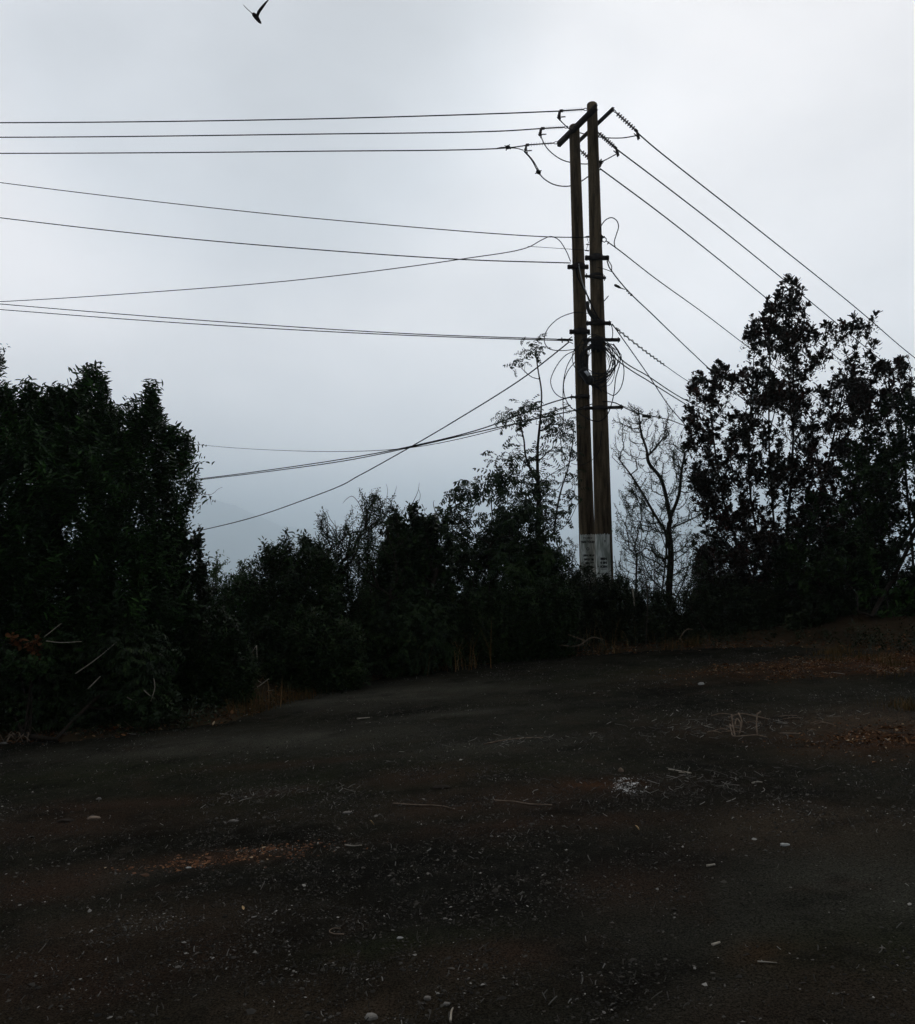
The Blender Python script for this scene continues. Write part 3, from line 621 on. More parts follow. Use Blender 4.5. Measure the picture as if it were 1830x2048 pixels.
def grip(label, pts, name='cable_weight'):
    m = MB(); pts = [np.asarray(p) for p in pts]; n_ = len(pts); m.tube(pts, [0.012, 0.026, 0.026, 0.012, 0.005][:n_], 8)
    tag(m.build(name, M['cable'], None, True), label, 'cable fitting')
grip('black wedge shaped fitting dangling left of the fork cable', [z2(1022, 845, 16.5), z2(1035, 852, 16.5), z2(1075, 872, 16.5), z2(1105, 888, 16.5), z2(1160, 905, 16.55)])
m = MB(); m.lump(z2(1180, 920, 16.85), 0.022, (1, 1, 1), .2, 4); m.lump(z2(1200, 950, 16.9), 0.018, (1, 1, 1), .2, 5); m.lump(z2(1228, 970, 16.95), 0.024, (1, 1, 1), .2, 6)
tag(m.build('cable_clip', M['cable'], None), 'lumpy clips on the fork cable beside the dangling fitting', 'cable fitting')
H0, H1 = np.array(z2(985, 1325, 15.98)), np.array(D((1400, 778, 22))[0])
wire('straight cable inside the helical grip right of the poles', [H0, z3(1080, 130, 16.3), z3(1400, 380, 17.6), z3(1650, 560, 18.8), z3(1820, 680, 19.8), H1], 0.007, 'overhead_cable', 'cable', GC)
hp = spline([H0, z3(1080, 130, 16.3), z3(1400, 380, 17.6), z3(1650, 560, 18.8)], 60)
P = []
for i, p in enumerate(hp[40:-4]):
    a = i * 0.62; P.append(np.array(p) + 0.022 * np.array((math.cos(a) * 0.6, math.sin(a), math.cos(a) * 0.8)))
m = MB(); m.tube(P, 0.008, 5); tag(m.build('helical_grip', M['cable'], None, True), 'twisted helical grip wound round the cable right of the poles', 'cable grip')
wire('steep straight guy wire descending right across the other cables', [z3(1000, 50, 15.98), z3(1430, 660, 17.5), z3(1700, 1060, 18.8), z3(1830, 1210, 19.4)] + D((1420, 920, 23),), 0.009, 'guy_wire', 'cable')
wire('upper cable of the parallel pair leaving the coil to the right', [z3(930, 280, 16.0), z3(1100, 470, 16.3), z3(1430, 680, 17.6), z3(1820, 935, 19.5)] + D((1440, 832, 22),), 0.010, 'overhead_cable', 'cable', GC)
wire('lower cable of the parallel pair leaving the coil to the right', [z3(920, 360, 16.0), z3(1100, 520, 16.3), z3(1470, 760, 17.6), z3(1820, 980, 19.5)] + D((1440, 850, 22),), 0.010, 'overhead_cable', 'cable', GC)
wire('low cable leaving the poles to the right above the bare tree', [z3(560, 1085, 16.5), z3(740, 1025, 16.3), z3(900, 990, 16.0), z3(1010, 1000, 16.05), z3(1130, 1055, 16.4), z3(1300, 1130, 17), z3(1500, 1170, 17.6), z3(1700, 1215, 18.4), z3(1820, 1260, 19)] + D((1450, 880, 22),), 0.0095, 'overhead_cable', 'cable', GC)
m = MB(); m.beam(z3(1370, 1163, 17.15), z3(1460, 1172, 17.25), 0.05, 0.05); tag(m.build('cable_splice_tube', M['plastic'], None), 'small black tube hanging on the low cable above the bare tree', 'cable fitting')
# cable loops left of the poles
GL = 'slack cable loops beside the poles'
wire('large slack loop left of the left pole above the sapling tip', [z2(720, 1195, 16.2), z2(600, 1180, 16.4), z2(520, 1187, 16.42), z2(340, 1260, 16.45), z2(205, 1400, 16.45), z2(175, 1535, 16.45), z2(230, 1620, 16.45), z2(400, 1645, 16.43), z2(560, 1625, 16.4)], 0.0075, 'cable_loop', 'cable', GL)
wire('wide slack loop hanging left of the splice box', [z3(560, 365, 16.4), z3(430, 430, 16.43), z3(310, 580, 16.45), z3(250, 750, 16.45), z3(300, 880, 16.45), z3(400, 945, 16.43), z3(520, 925, 16.4)], 0.0075, 'cable_loop', 'cable', GL)
wire('long cable dropping from the coil past the sapling leaves', [z3(540, 395, 16.4), z3(450, 560, 16.43), z3(408, 740, 16.44), z3(400, 950, 16.44), z3(403, 1200, 16.44), z3(372, 1380, 16.44), z3(390, 1580, 16.44), z3(460, 1710, 16.44), z3(540, 1690, 16.42), z3(570, 1600, 16.42)], 0.0075, 'cable_loop', 'cable', GL)
wire('narrow slack loop close against the left pole', [z3(545, 510, 16.4), z3(460, 620, 16.42), z3(410, 760, 16.43), z3(420, 920, 16.43), z3(480, 1040, 16.42), z3(560, 1110, 16.4)], 0.0075, 'cable_loop', 'cable', GL)
wire('cable belly hanging across both poles below the lowest arm', [z3(540, 1080, 16.3), z3(640, 1160, 16.1), z3(760, 1220, 15.95), z3(850, 1225, 15.93), z3(930, 1160, 15.93), z3(985, 1030, 15.95), z3(1020, 880, 15.95), z3(1040, 700, 15.95), z3(1090, 520, 15.95), z3(1085, 400, 15.95), z3(1010, 290, 15.95)], 0.0085, 'cable_loop', 'cable', GL)
wire('thin cable sagging across both poles above the notice', [z3(500, 1740, 16.4), z3(600, 1760, 16.3), z3(740, 1705, 16.0), z3(810, 1640, 15.97), z3(850, 1530, 15.97), z3(870, 1350, 15.97)], 0.005, 'cable_loop', 'cable', GL)
wire('outermost slack loop on the right of the cable coil', [z3(920, 290, 15.93), z3(1000, 300, 15.93), z3(1080, 410, 15.93), z3(1135, 560, 15.93), z3(1130, 730, 15.93), z3(1080, 860, 15.93), z3(1010, 915, 15.93), z3(940, 885, 15.93), z3(880, 850, 15.93)], 0.008, 'cable_loop', 'cable', GL)
wire('cable dropping beside the right pole above the coil', [z3(960, 20, 15.95), z3(995, 90, 15.95), z3(1003, 180, 15.95), z3(985, 260, 15.95)], 0.0075, 'cable_loop', 'cable', GL)
# cable down the strap
wire('black cable running down from the strap head between the poles', [z2(560, 640, 16.38), z2(575, 740, 16.38), z2(640, 880, 16.34), z2(700, 985, 16.2), z2(760, 1120, 15.98), z2(830, 1250, 15.95), z2(900, 1320, 15.95)], 0.012, 'riser_cable', 'cable')
m = MB()
P = [z2(690, 1060, 16.1), z2(705, 1140, 16.02), z2(740, 1210, 15.97), z2(800, 1270, 15.95)]
m.tube(spline(P, 4), 0.035, 8)
for k in range(5):
    m.tube(spline([z2(680 + k * 12, 1120 + k * 20, 15.95 - .01 * k), z2(730 + k * 14, 1170 + k * 15, 15.92), z2(780 + k * 10, 1160 + k * 22, 15.95)], 4), 0.008, 5)
tag(m.build('cable_bundle', M['cable'], None, True), 'dark knot of taped cables between the poles above the middle bracket', 'cable bundle')
# the coil
coil = thing('cable_coil', z3(840, 300, 15.95), 'messy coil of black cable hung on the right pole below its stub arm', 'cable coil')
rc = random.Random(5)
for k in range(15):
    cx, cz = 830 + rc.uniform(-45, 25), 520 + rc.uniform(-70, 50); rx, rz = 215 + rc.uniform(-70, 40), 265 + rc.uniform(-90, 30)
    y0 = 15.93 - 0.004 * k; ph = rc.uniform(0, 6); wob = rc.uniform(8, 26)
    P = []
    for t in np.linspace(0, 2 * math.pi, 40):
        u_ = cx + rx * math.cos(t) + wob * math.sin(2 * t + ph); v_ = cz + rz * math.sin(t) + wob * math.cos(3 * t + ph)
        u_ += 18 * math.sin(t) * (1 if v_ < 500 else 0)
        P.append(z3(u_, v_, y0 + 0.03 * math.sin(t * 2 + ph)))
    m = MB(); m.tube(P, rc.choice([0.006, 0.0075, 0.0075]), 5, False); m.build('loop', M['cable'], coil, True)
for k in range(9):       # strands packed on the left pole side of the coil
    x0_ = 590 + 12 * k; P = [z3(760, 290 + 6 * k, 15.96), z3(690 - 3 * k, 330 + 8 * k, 16.2), z3(x0_ + 20, 430, 16.36), z3(x0_, 560, 16.38), z3(x0_ + 10, 690, 16.36)]
    m = MB(); m.tube(spline(P, 6), 0.0075, 5); m.build('loop', M['cable'], coil, True)
m = MB()
for k in range(10):
    m.tube(spline([z3(745 + 14 * k, 255, 15.95), z3(752 + 13 * k + rc.uniform(-8, 8), 320, 15.90 + .01 * (k % 3)), z3(748 + 14 * k, 375 + rc.uniform(-20, 30), 15.94)], 4), 0.014, 6)
each(m, 'binding', M['cable'], coil)
# splice closure
sb = thing('splice_box', z3(680, 690, 16.2), 'black elongated splice box with a white label, tilted between the poles', 'splice box')
c0, c1 = np.array(z3(640, 610, 15.86)), np.array(z3(725, 745, 15.84))
m = MB(); dd = c1 - c0
m.tube([c0 - dd * .12, c0 - dd * .06, c0, c1, c1 + dd * .15, c1 + dd * .25], [0.05, 0.075, 0.08, 0.08, 0.06, 0.03], 12); m.build('body', M['plastic'], sb, True)
m = MB(); m.tube([c0 + dd * .02, c0 + dd * .08], 0.088, 12); m.tube([c0 + dd * .9, c0 + dd * .97], 0.088, 12); each(m, 'clamp_ring', M['plastic'], sb)
nrm = np.array((0, -1, 0.0)); off = np.array((0, -0.088, 0))
ls = MB(); qv = [np.array(z3(u_, v_, 15.84)) + off for u_, v_ in ((648, 640), (680, 628), (722, 678), (692, 698))]
ls.add(qv + [p + (0, .004, 0) for p in qv], [(0, 1, 2, 3), (7, 6, 5, 4), (0, 4, 5, 1), (1, 5, 6, 2), (2, 6, 7, 3), (3, 7, 4, 0)]); ls.build('label_sticker', M['sticker'], sb)
m = MB()
for k in range(3): m.tube(spline([c1 + dd * .2 + (.01 * k, 0, 0), z3(800 + 15 * k, 815, 15.97), z3(870, 850 + 12 * k, 15.93)], 5), 0.010, 6)
each(m, 'tail_cable', M['cable'], sb)
# pole clamp with pulley on the right pole below the loop
m1 = MB(); c = z2(900, 300, 16.05); m1.tube([c + np.array((0.04 * math.cos(t), 0, 0.045 * math.sin(t))) for t in np.linspace(0, 2 * math.pi, 14)], 0.009, 6, False)
m1.tube([z2(865, 250, 16.05), z2(905, 275, 16.05)], 0.014, 6); m1.tube([z2(868, 360, 16.05), z2(868, 240, 16.05)], 0.012, 6); m1.tube([z2(925, 315, 16.1), z2(975, 350, 16.2)], 0.008, 6)
m1.tube([z2(940, 355, 16.15), z2(960, 325, 16.15)], 0.010, 6); m1.tube([z2(880, 275, 16.05), z2(905, 262, 16.05)], 0.016, 6)
tag(m1.build('wire_clamp', M['steel'], None), 'small ringed clamp on the right pole under the tall cable loop', 'clamp')
m1 = MB(); m1.tube([z2(655, 272, 16.15), z2(690, 265, 16.1), z2(712, 262, 16.05)], [0.006, 0.018, 0.014], 8); m1.tube([z2(692, 280, 16.1), z2(708, 330, 16.1), z2(690, 400, 16.1), z2(685, 430, 16.1)], 0.005, 5); m1.tube([z2(685, 355, 16.1), z2(712, 360, 16.05)], 0.012, 6); m1.tube([z2(668, 430, 16.1), z2(712, 436, 16.05)], 0.010, 6)
tag(m1.build('wire_clamp', M['steel'], None), 'small hook clamps in the gap between the poles, left of the ringed clamp', 'clamp')

# ------------------------------------------------------------------ plants
def leafverts(L, Wd, fold=0.25, bend=0.15, wide=0.5):   # leaf along +Y, normal +Z : 6 verts, 2 quads
    a, b_ = wide * 0.62, min(0.92, wide * 1.45)
    return np.array([(0, 0, 0), (-Wd * .42, a * L, fold * Wd * .3), (-Wd * .38, b_ * L, fold * Wd * .3 - bend * L * .4), (0, L, -bend * L), (Wd * .38, b_ * L, fold * Wd * .3 - bend * L * .4), (Wd * .42, a * L, fold * Wd * .3)])
LQ = np.array([(0, 1, 2, 3), (0, 3, 4, 5)])
def rotm(a, b_, c):
    return np.array(Matrix.Rotation(c, 3, 'Z') @ Matrix.Rotation(b_, 3, 'Y') @ Matrix.Rotation(a, 3, 'X'))
def proto(kind, rnd, s):            # sprig along +Z from the origin; returns V, per-leaf index
    V = []
    def leaf(p, az, el, L, Wd, roll=0, bend=0.15, wide=0.5):
        lv = leafverts(L, Wd, 0.3, bend, wide)
        Rm = np.array(Matrix.Rotation(az, 3, 'Z') @ Matrix.Rotation(el, 3, 'X') @ Matrix.Rotation(roll, 3, 'Y'))
        V.append(lv @ Rm.T + p)
    if kind == 'rosette':
        n = rnd.randint(8, 11)
        for i in range(n): leaf(np.array((0, 0, rnd.uniform(-.02, .02))) * s, i * 2.4 + rnd.uniform(-.3, .3), math.radians(rnd.uniform(15, 75)), rnd.uniform(.065, .10) * s, rnd.uniform(.028, .04) * s, rnd.uniform(-.4, .4), rnd.uniform(-.1, .15), 0.75)
        for i in range(5): leaf(np.array((0, 0, -.05 - .045 * i)) * s, rnd.uniform(0, 6.3), math.radians(rnd.uniform(10, 60)), rnd.uniform(.05, .08) * s, .028 * s, rnd.uniform(-.5, .5), .1, .65)
    elif kind == 'round':
        for i in range(12): leaf(np.array((0, 0, -.22 + .02 * i)) * s, i * 2.4 + rnd.uniform(-.4, .4), math.radians(rnd.uniform(-10, 65)), rnd.uniform(.05, .085) * s, rnd.uniform(.04, .058) * s, rnd.uniform(-.5, .5), .1, .62)
    elif kind == 'ovate':
        for i in range(14): leaf(np.array((rnd.uniform(-.01, .01), rnd.uniform(-.01, .01), -.28 + .025 * i)) * s, i * 2.4 + rnd.uniform(-.5, .5), math.radians(rnd.uniform(-25, 60)), rnd.uniform(.04, .075) * s, rnd.uniform(.016, .028) * s, rnd.uniform(-.6, .6), .15, .5)
    elif kind in ('pinnate', 'feather'):
        n = rnd.randint(4, 6) if kind == 'pinnate' else rnd.randint(2, 3)
        for i in range(n):
            az = i * 2.4 + rnd.uniform(-.4, .4); L = rnd.uniform(.20, .32) * s; el0 = math.radians(rnd.uniform(15, 60)); k = 7
            p = np.array((0, 0, -.03 * i * s)); e = el0
            for j in range(k):
                dirv = np.array((-math.sin(az) * math.cos(e), math.cos(az) * math.cos(e), math.sin(e)))
                p = p + dirv * L / k; e -= math.radians(rnd.uniform(7, 16))
                if j == 0: continue
                for sd_ in (-1, 1):
                    leaf(p, az + sd_ * rnd.uniform(.9, 1.25), e - rnd.uniform(.0, .7), rnd.uniform(.05, .075) * s, rnd.uniform(.020, .028) * s, sd_ * .3, .2, .5)
            leaf(p, az, e, .06 * s, .02 * s)
    elif kind == 'shoot':           # upright shoot with arching alternate leaves
        for i in range(15): leaf(np.array((rnd.uniform(-.006, .006), rnd.uniform(-.006, .006), -.26 + .026 * i)) * s, i * 3.14 + rnd.uniform(-.6, .6), math.radians(rnd.uniform(5, 50)), rnd.uniform(.055, .095) * s, rnd.uniform(.020, .030) * s, rnd.uniform(-.5, .5), rnd.uniform(.15, .45), .48)
    elif kind == 'long':            # narrow drooping blades
        for i in range(10): leaf(np.array((0, 0, -.18 + .02 * i)) * s, i * 2.4 + rnd.uniform(-.4, .4), math.radians(rnd.uniform(-10, 50)), rnd.uniform(.09, .15) * s, rnd.uniform(.02, .03) * s, rnd.uniform(-.4, .4), .3, .45)
    V = np.concatenate(V); return V, len(V) // 6
def frames(d, spin):                # matrices whose z axis is d
    d = d / np.linalg.norm(d, axis=1, keepdims=True)
    ref = np.where(np.abs(d[:, 2:3]) < 0.9, np.array([[0, 0, 1.0]]), np.array([[1.0, 0, 0]]))
    u = np.cross(ref, d); u /= np.linalg.norm(u, axis=1, keepdims=True); w = np.cross(d, u)
    c, s_ = np.cos(spin)[:, None], np.sin(spin)[:, None]
    return np.stack([u * c + w * s_, -u * s_ + w * c, d], -1)
def foliage(P, Dn, kind, s, tintc, rs, seed, jit=0.35):
    rnd = random.Random(seed); Vs = []; Ts = []; np_ = 6
    pr = [proto(kind, rnd, s) for _ in range(np_)]
    which = rs.randint(0, np_, len(P)); base = np.clip(tintc + rs.normal(0, 0.10, len(P)), 0, 0.93)
    for k in range(np_):
        ii = np.where(which == k)[0]
        if not len(ii): continue
        V, nl = pr[k]; Fm = frames(Dn[ii], rs.uniform(0, 6.28, len(ii))); sc_ = rs.uniform(1 - jit, 1 + jit, len(ii))
        W_ = np.einsum('nij,vj->nvi', Fm, V) * sc_[:, None, None] + P[ii][:, None, :]
        Vs.append(W_.reshape(-1, 3)); tt = np.clip(base[ii][:, None] + rs.normal(0, .10, (len(ii), nl)), 0, 1)
        Ts.append(np.repeat(tt.ravel(), 6))
    V = np.concatenate(Vs); T = np.concatenate(Ts); n = len(V) // 6
    Q = (LQ[None] + (np.arange(n) * 6)[:, None, None]).reshape(-1, 4)
    return V, Q, T
def inpoly(x, y, poly):
    x = np.asarray(x); y = np.asarray(y); c = np.zeros(len(x), bool); n = len(poly)
    for i in range(n):
        x1, y1 = poly[i]; x2, y2 = poly[(i + 1) % n]
        if y1 == y2: continue
        t = ((y1 > y) != (y2 > y)) & (x < (x2 - x1) * (y - y1) / (y2 - y1) + x1); c ^= t
    return c
def edgedist(x, y, poly):
    d = np.full(len(x), 1e9); n = len(poly)
    for i in range(n):
        a = np.array(poly[i], float); b_ = np.array(poly[(i + 1) % n], float); ab = b_ - a
        t = np.clip(((x - a[0]) * ab[0] + (y - a[1]) * ab[1]) / (ab @ ab + 1e-9), 0, 1)
        d = np.minimum(d, np.hypot(x - a[0] - t * ab[0], y - a[1] - t * ab[1]))
    return d
def grow(trunks, tips, rs, wob=0.06, lift=0.35, seg=3):
    pos = []; par = []; depth = []; 
    for tr in trunks:
        pts = spline(tr, 5) if len(tr) > 2 else [np.asarray(tr[0]) + (np.asarray(tr[1]) - np.asarray(tr[0])) * t for t in np.linspace(0, 1, 6)]
        start = -1
        if pos:                      # attach to the nearest node of earlier trunks when close
            dd = np.linalg.norm(np.array(pos) - pts[0], axis=1); k = int(dd.argmin())
            if dd[k] < 0.5: start = k
        for i, p in enumerate(pts):
            pos.append(np.asarray(p, float)); par.append(start if i == 0 else len(pos) - 2); 
    ntr = len(pos)
    root = np.array(trunks[0][0], float)
    order = np.argsort(np.linalg.norm(tips - root, axis=1))
    A = np.zeros((ntr + len(tips) * (seg + 1), 3)); A[:ntr] = pos; n = ntr
    hroot = np.zeros(len(A)); hroot[:ntr] = np.linalg.norm(A[:ntr] - root, axis=1)
    plen = np.zeros(len(A))
    for i in range(1, ntr):
        if par[i] >= 0: plen[i] = plen[par[i]] + np.linalg.norm(A[i] - A[par[i]]) * 0.6
    endn = []
    for ti in order:
        t = tips[ti]; v = t - A[:n]; d = np.linalg.norm(v, axis=1); dt = np.linalg.norm(t - root)
        cost = d + 0.55 * plen[:n] + np.where(hroot[:n] > dt - 0.02, 2.0, 0) + np.where(v[:, 2] < 0, 0.8 * -v[:, 2], 0)
        cost[0] += 0.1
        k = int(cost.argmin()); p = A[k]; L = d[k]
        prev = k
        for j in range(1, seg + 1):
            f = j / seg; q_ = p + (t - p) * f; q_ = q_ + np.array((0, 0, -lift * L * 0.35 * math.sin(math.pi * f)))
            if j < seg: q_ = q_ + rs.normal(0, wob * min(L, 1.0), 3)
            A[n] = q_; par.append(prev); hroot[n] = np.linalg.norm(q_ - root); plen[n] = plen[prev] + np.linalg.norm(q_ - A[prev]); prev = n; n += 1
        endn.append(n - 1)
    A = A[:n]; par = np.array(par); cnt = np.zeros(n); cnt[endn] = 1; cnt[:ntr] += 0.0
    for i in range(n - 1, -1, -1):
        if par[i] >= 0: cnt[par[i]] += cnt[i]
    return A, par, np.maximum(cnt, 0.3), np.array(endn), ntr, order
def tubes(A, par, rad, n=5):
    i = np.where(par >= 0)[0]; a = A[par[i]]; b_ = A[i]; ra = np.minimum(rad[par[i]], rad[i] * 1.6); rb_ = rad[i]
    d = b_ - a; L = np.linalg.norm(d, axis=1, keepdims=True); ok = L[:, 0] > 1e-5
    a, b_, ra, rb_, d, L = a[ok], b_[ok], ra[ok], rb_[ok], d[ok], L[ok]; d = d / L
    a = a - d * ra[:, None] * 0.4
    Fm = frames(d, np.zeros(len(d))); th = np.arange(n) * 2 * math.pi / n
    ring = Fm[:, :, 0][:, None, :] * np.cos(th)[None, :, None] + Fm[:, :, 1][:, None, :] * np.sin(th)[None, :, None]
    V = np.concatenate([a[:, None] + ring * ra[:, None, None], b_[:, None] + ring * rb_[:, None, None]], 1)
    m = len(a); k = np.arange(n); q = np.stack([k, (k + 1) % n, n + (k + 1) % n, n + k], -1)
    return V.reshape(-1, 3), (q[None] + (np.arange(m) * 2 * n)[:, None, None]).reshape(-1, 4)

def plant(name, label, cat, poly, Y, thick, base_px, ntips, kind, s, mat, tint=0.45, trunks=None, r_tip=0.004, rexp=0.42, extra=2, up=0.6, seed=1, group=None, bias=0.0, bare=0.0, leafstep=1, wob=0.06, droop=0.0, bare_below=None, edge_tips=0.10, bmat=None, nstems=3, blobs=None, spike=1.0, clump=None):
    rs = np.random.RandomState(seed)
    if blobs:
        poly = [(min(b[0] - b[2] for b in blobs), min(b[1] - b[3] for b in blobs)), (max(b[0] + b[2] for b in blobs), min(b[1] - b[3] for b in blobs)), (max(b[0] + b[2] for b in blobs), max(b[1] + b[3] for b in blobs)), (min(b[0] - b[2] for b in blobs), max(b[1] + b[3] for b in blobs))]; ntips = sum(b[4] for b in blobs); edge_tips = 0
    poly = [tuple(p) for p in poly]; xs_ = [p[0] for p in poly]; ys_ = [p[1] for p in poly]
    X = []; Yp = []
    while len(X) < ntips:
        a = rs.uniform(min(xs_), max(xs_), ntips * 2); b_ = rs.uniform(min(ys_), max(ys_), ntips * 2)
        k = inpoly(a, b_, poly)
        if bias < 0: k &= rs.uniform(0, 1, len(a)) < 1 + bias * (1 - np.clip((b_ - min(ys_)) / (0.7 * (max(ys_) - min(ys_))), 0, 1))
        if bias > 0: k &= rs.uniform(0, 1, len(a)) < 1 - bias * (b_ - min(ys_)) / (max(ys_) - min(ys_))
        X += list(a[k]); Yp += list(b_[k])
    if blobs:
        X = []; Yp = []
        for cx, cy, rx, ry, k in blobs:
            r_ = np.sqrt(rs.uniform(0, 1, k)); a_ = rs.uniform(0, 6.283, k); X += list(cx + rx * r_ * np.cos(a_)); Yp += list(cy + ry * r_ * np.sin(a_))
    X = np.array(X[:ntips]); Yp = np.array(Yp[:ntips]); ctint = np.zeros(ntips)
    if clump and not blobs:          # tips gather round twig clusters, with gaps between them
        kc, cr = clump; ci = rs.randint(0, kc, ntips); free = rs.uniform(0, 1, ntips) < 0.10
        cx0, cy0 = X[:kc].copy(), Yp[:kc].copy(); cd0 = rs.uniform(-1, 1, kc); ctv = rs.normal(0, .13, kc)
        rp = cr * F_PX / Y * rs.uniform(.6, 1.3, kc)[ci]
        nx = cx0[ci] + rs.normal(0, 1, ntips) * rp; ny = cy0[ci] + rs.normal(0, 1, ntips) * rp * .8
        ok = inpoly(nx, ny, poly) & ~free; X = np.where(ok, nx, X); Yp = np.where(ok, ny, Yp); ctint = np.where(ok, ctv[ci], 0); cdep = np.where(ok, cd0[ci], rs.uniform(-1, 1, ntips))
    ne = int(ntips * edge_tips)      # some tips pulled to the outline so that it reads
    if ne:
        n = len(poly); seglen = np.array([math.hypot(poly[(i + 1) % n][0] - poly[i][0], poly[(i + 1) % n][1] - poly[i][1]) for i in range(n)])
        w = seglen.copy()
        mid = np.array([(poly[(i + 1) % n][1] + poly[i][1]) / 2 for i in range(n)]); lowest = max(ys_) - 0.12 * (max(ys_) - min(ys_)); w[mid > lowest] *= 0.1
        si = rs.choice(n, ne, p=w / w.sum()); t = rs.uniform(0, 1, ne)
        P0 = np.array(poly)[si]; P1 = np.array(poly)[(si + 1) % n]; e = P0 + (P1 - P0) * t[:, None]
        c = np.array((np.mean(xs_), np.mean(ys_))); e = e + (c - e) * rs.uniform(0, 0.08, (ne, 1))
        X[:ne] = e[:, 0]; Yp[:ne] = e[:, 1]
    ed = edgedist(X, Yp, poly) * Y / F_PX
    if spike and not blobs:          # shoots standing proud of the crown
        cand = np.where((ed < 0.22) & (Yp < min(ys_) + 0.55 * (max(ys_) - min(ys_))))[0]
        pick = cand[rs.uniform(0, 1, len(cand)) < 0.30]; cx_ = np.mean(xs_); cy_ = np.mean(ys_) + 60
        dx_ = X[pick] - cx_; dy_ = Yp[pick] - cy_; L_ = np.hypot(dx_, dy_) + 1e-6; g = rs.uniform(4, 20, len(pick)) * spike
        X[pick] += dx_ / L_ * g * .7; Yp[pick] += dy_ / L_ * g * .5 - g * .6
    dep = (np.clip(cdep + rs.normal(0, .25, ntips), -1, 1) if clump and not blobs else rs.uniform(-1, 1, ntips)) * np.minimum(thick, np.sqrt(np.clip(ed, 0, None) * thick) + 0.08)
    # tips: the perspective ray to the outline, at each tip's own depth
    T = np.array([at(x, y, Y + d) for x, y, d in zip(X, Yp, dep)])
    gzv = height(T[:, 0], T[:, 1]); T[:, 2] = np.maximum(T[:, 2], gzv + 0.05)
    bx = at(base_px[0], base_px[1], Y); base = np.array((bx[0], Y, float(height(bx[0], Y)) - 0.05))
    if trunks is None:
        trs = []
        for k in range(nstems):
            b0 = base + np.array((rs.uniform(-.25, .25) * k, rs.uniform(-.2, .2) * k, 0)); tx = rs.uniform(min(xs_) + 20, max(xs_) - 20); ty = min(ys_) + (max(ys_) - min(ys_)) * rs.uniform(.35, .6)
            e = at(tx, ty, Y + rs.uniform(-.3, .3)); mid = (b0 + e) / 2 + rs.normal(0, .08, 3); trs.append([b0, mid, e])
    else:
        trs = [[np.array(at(x, y, Y + (q_[0] if q_ else 0))) for (x, y, *q_) in tr] for tr in trunks]
        trs[0][0] = np.array((trs[0][0][0], trs[0][0][1], min(trs[0][0][2], float(height(trs[0][0][0], trs[0][0][1])) - 0.05)))
    A, par, cnt, endn, ntr, order = grow(trs, T, rs, wob); ttip = tint + ctint[order]
    rad_ = r_tip * cnt ** rexp
    root = thing(name, base, label, cat, group)
    V, Q = tubes(A, par, rad_); meshobj('trunk', V, Q, bmat or M['bark'], root)
    # sprigs at tips and along their last segments
    P = [A[endn]]; dv = A[endn] - A[par[endn]]; Dv = [dv / (np.linalg.norm(dv, axis=1, keepdims=True) + 1e-9)]
    if extra:
        for e in range(extra):
            k = endn.copy()
            for _ in range(e % 2): k = np.where(par[k] >= ntr, par[k], k)
            pk = par[k]; f = rs.uniform(0.1, 0.95, (len(k), 1)); pp = A[pk] + (A[k] - A[pk]) * f
            P.append(pp + rs.normal(0, .03, pp.shape)); dv = A[k] - A[pk]; Dv.append(dv / (np.linalg.norm(dv, axis=1, keepdims=True) + 1e-9) + rs.normal(0, .6, dv.shape))
    TT = np.concatenate([ttip] * len(P)); P = np.concatenate(P); Dv = np.concatenate(Dv); Dv = Dv + np.array((0, 0, up)) + rs.normal(0, .25, Dv.shape)
    keep = rs.uniform(0, 1, len(P)) >= bare
    if bare_below is not None:
        zc = at(0, bare_below, Y)[2]; keep &= (P[:, 2] > zc) | (rs.uniform(0, 1, len(P)) < 0.25)
    P, Dv, TT = P[keep], Dv[keep], TT[keep]
    V, Q, Tt = foliage(P, Dv, kind, s, TT, rs, seed + 50)
    meshobj('crown', V, Q, mat, root, tint=Tt)
    return root

# big bushy tree at the left (reaches outside the frame)
plant('bushy_tree', 'large bushy tree with fine compound leaves filling the left edge', 'tree',
      [(-260, 740), (-150, 700), (-60, 750), (0, 785), (20, 775), (42, 790), (60, 772), (78, 800), (105, 775), (130, 790), (150, 785), (166, 768), (170, 742), (190, 738), (204, 762), (202, 800), (228, 802), (250, 815), (268, 822), (290, 826), (297, 800), (303, 772), (312, 795), (316, 848), (346, 868), (370, 864), (384, 895), (378, 925), (398, 955), (384, 1000), (355, 1020), (366, 1065), (355, 1120), (378, 1180), (360, 1280), (340, 1400), (180, 1440), (-260, 1450)],
      11.2, 1.15, (150, 1440), 4600, 'shoot', 0.98, M['greenleaf'], 0.45, r_tip=0.0022, extra=2, up=0.7, seed=3, nstems=8, edge_tips=0.06, clump=(480, .17), spike=.5)
plant('tree_branch_tip', 'sprig of leaves poking in at the left edge above the bushy tree', 'tree', [(-160, 720), (-40, 690), (4, 696), (8, 712), (2, 740), (-30, 760), (-160, 800)], 10.6, 0.3, (-260, 1450), 60, 'shoot', 0.9, M['greenleaf'], 0.3, trunks=[[(-300, 1450), (-260, 1100), (-120, 760)]], seed=4, extra=1)
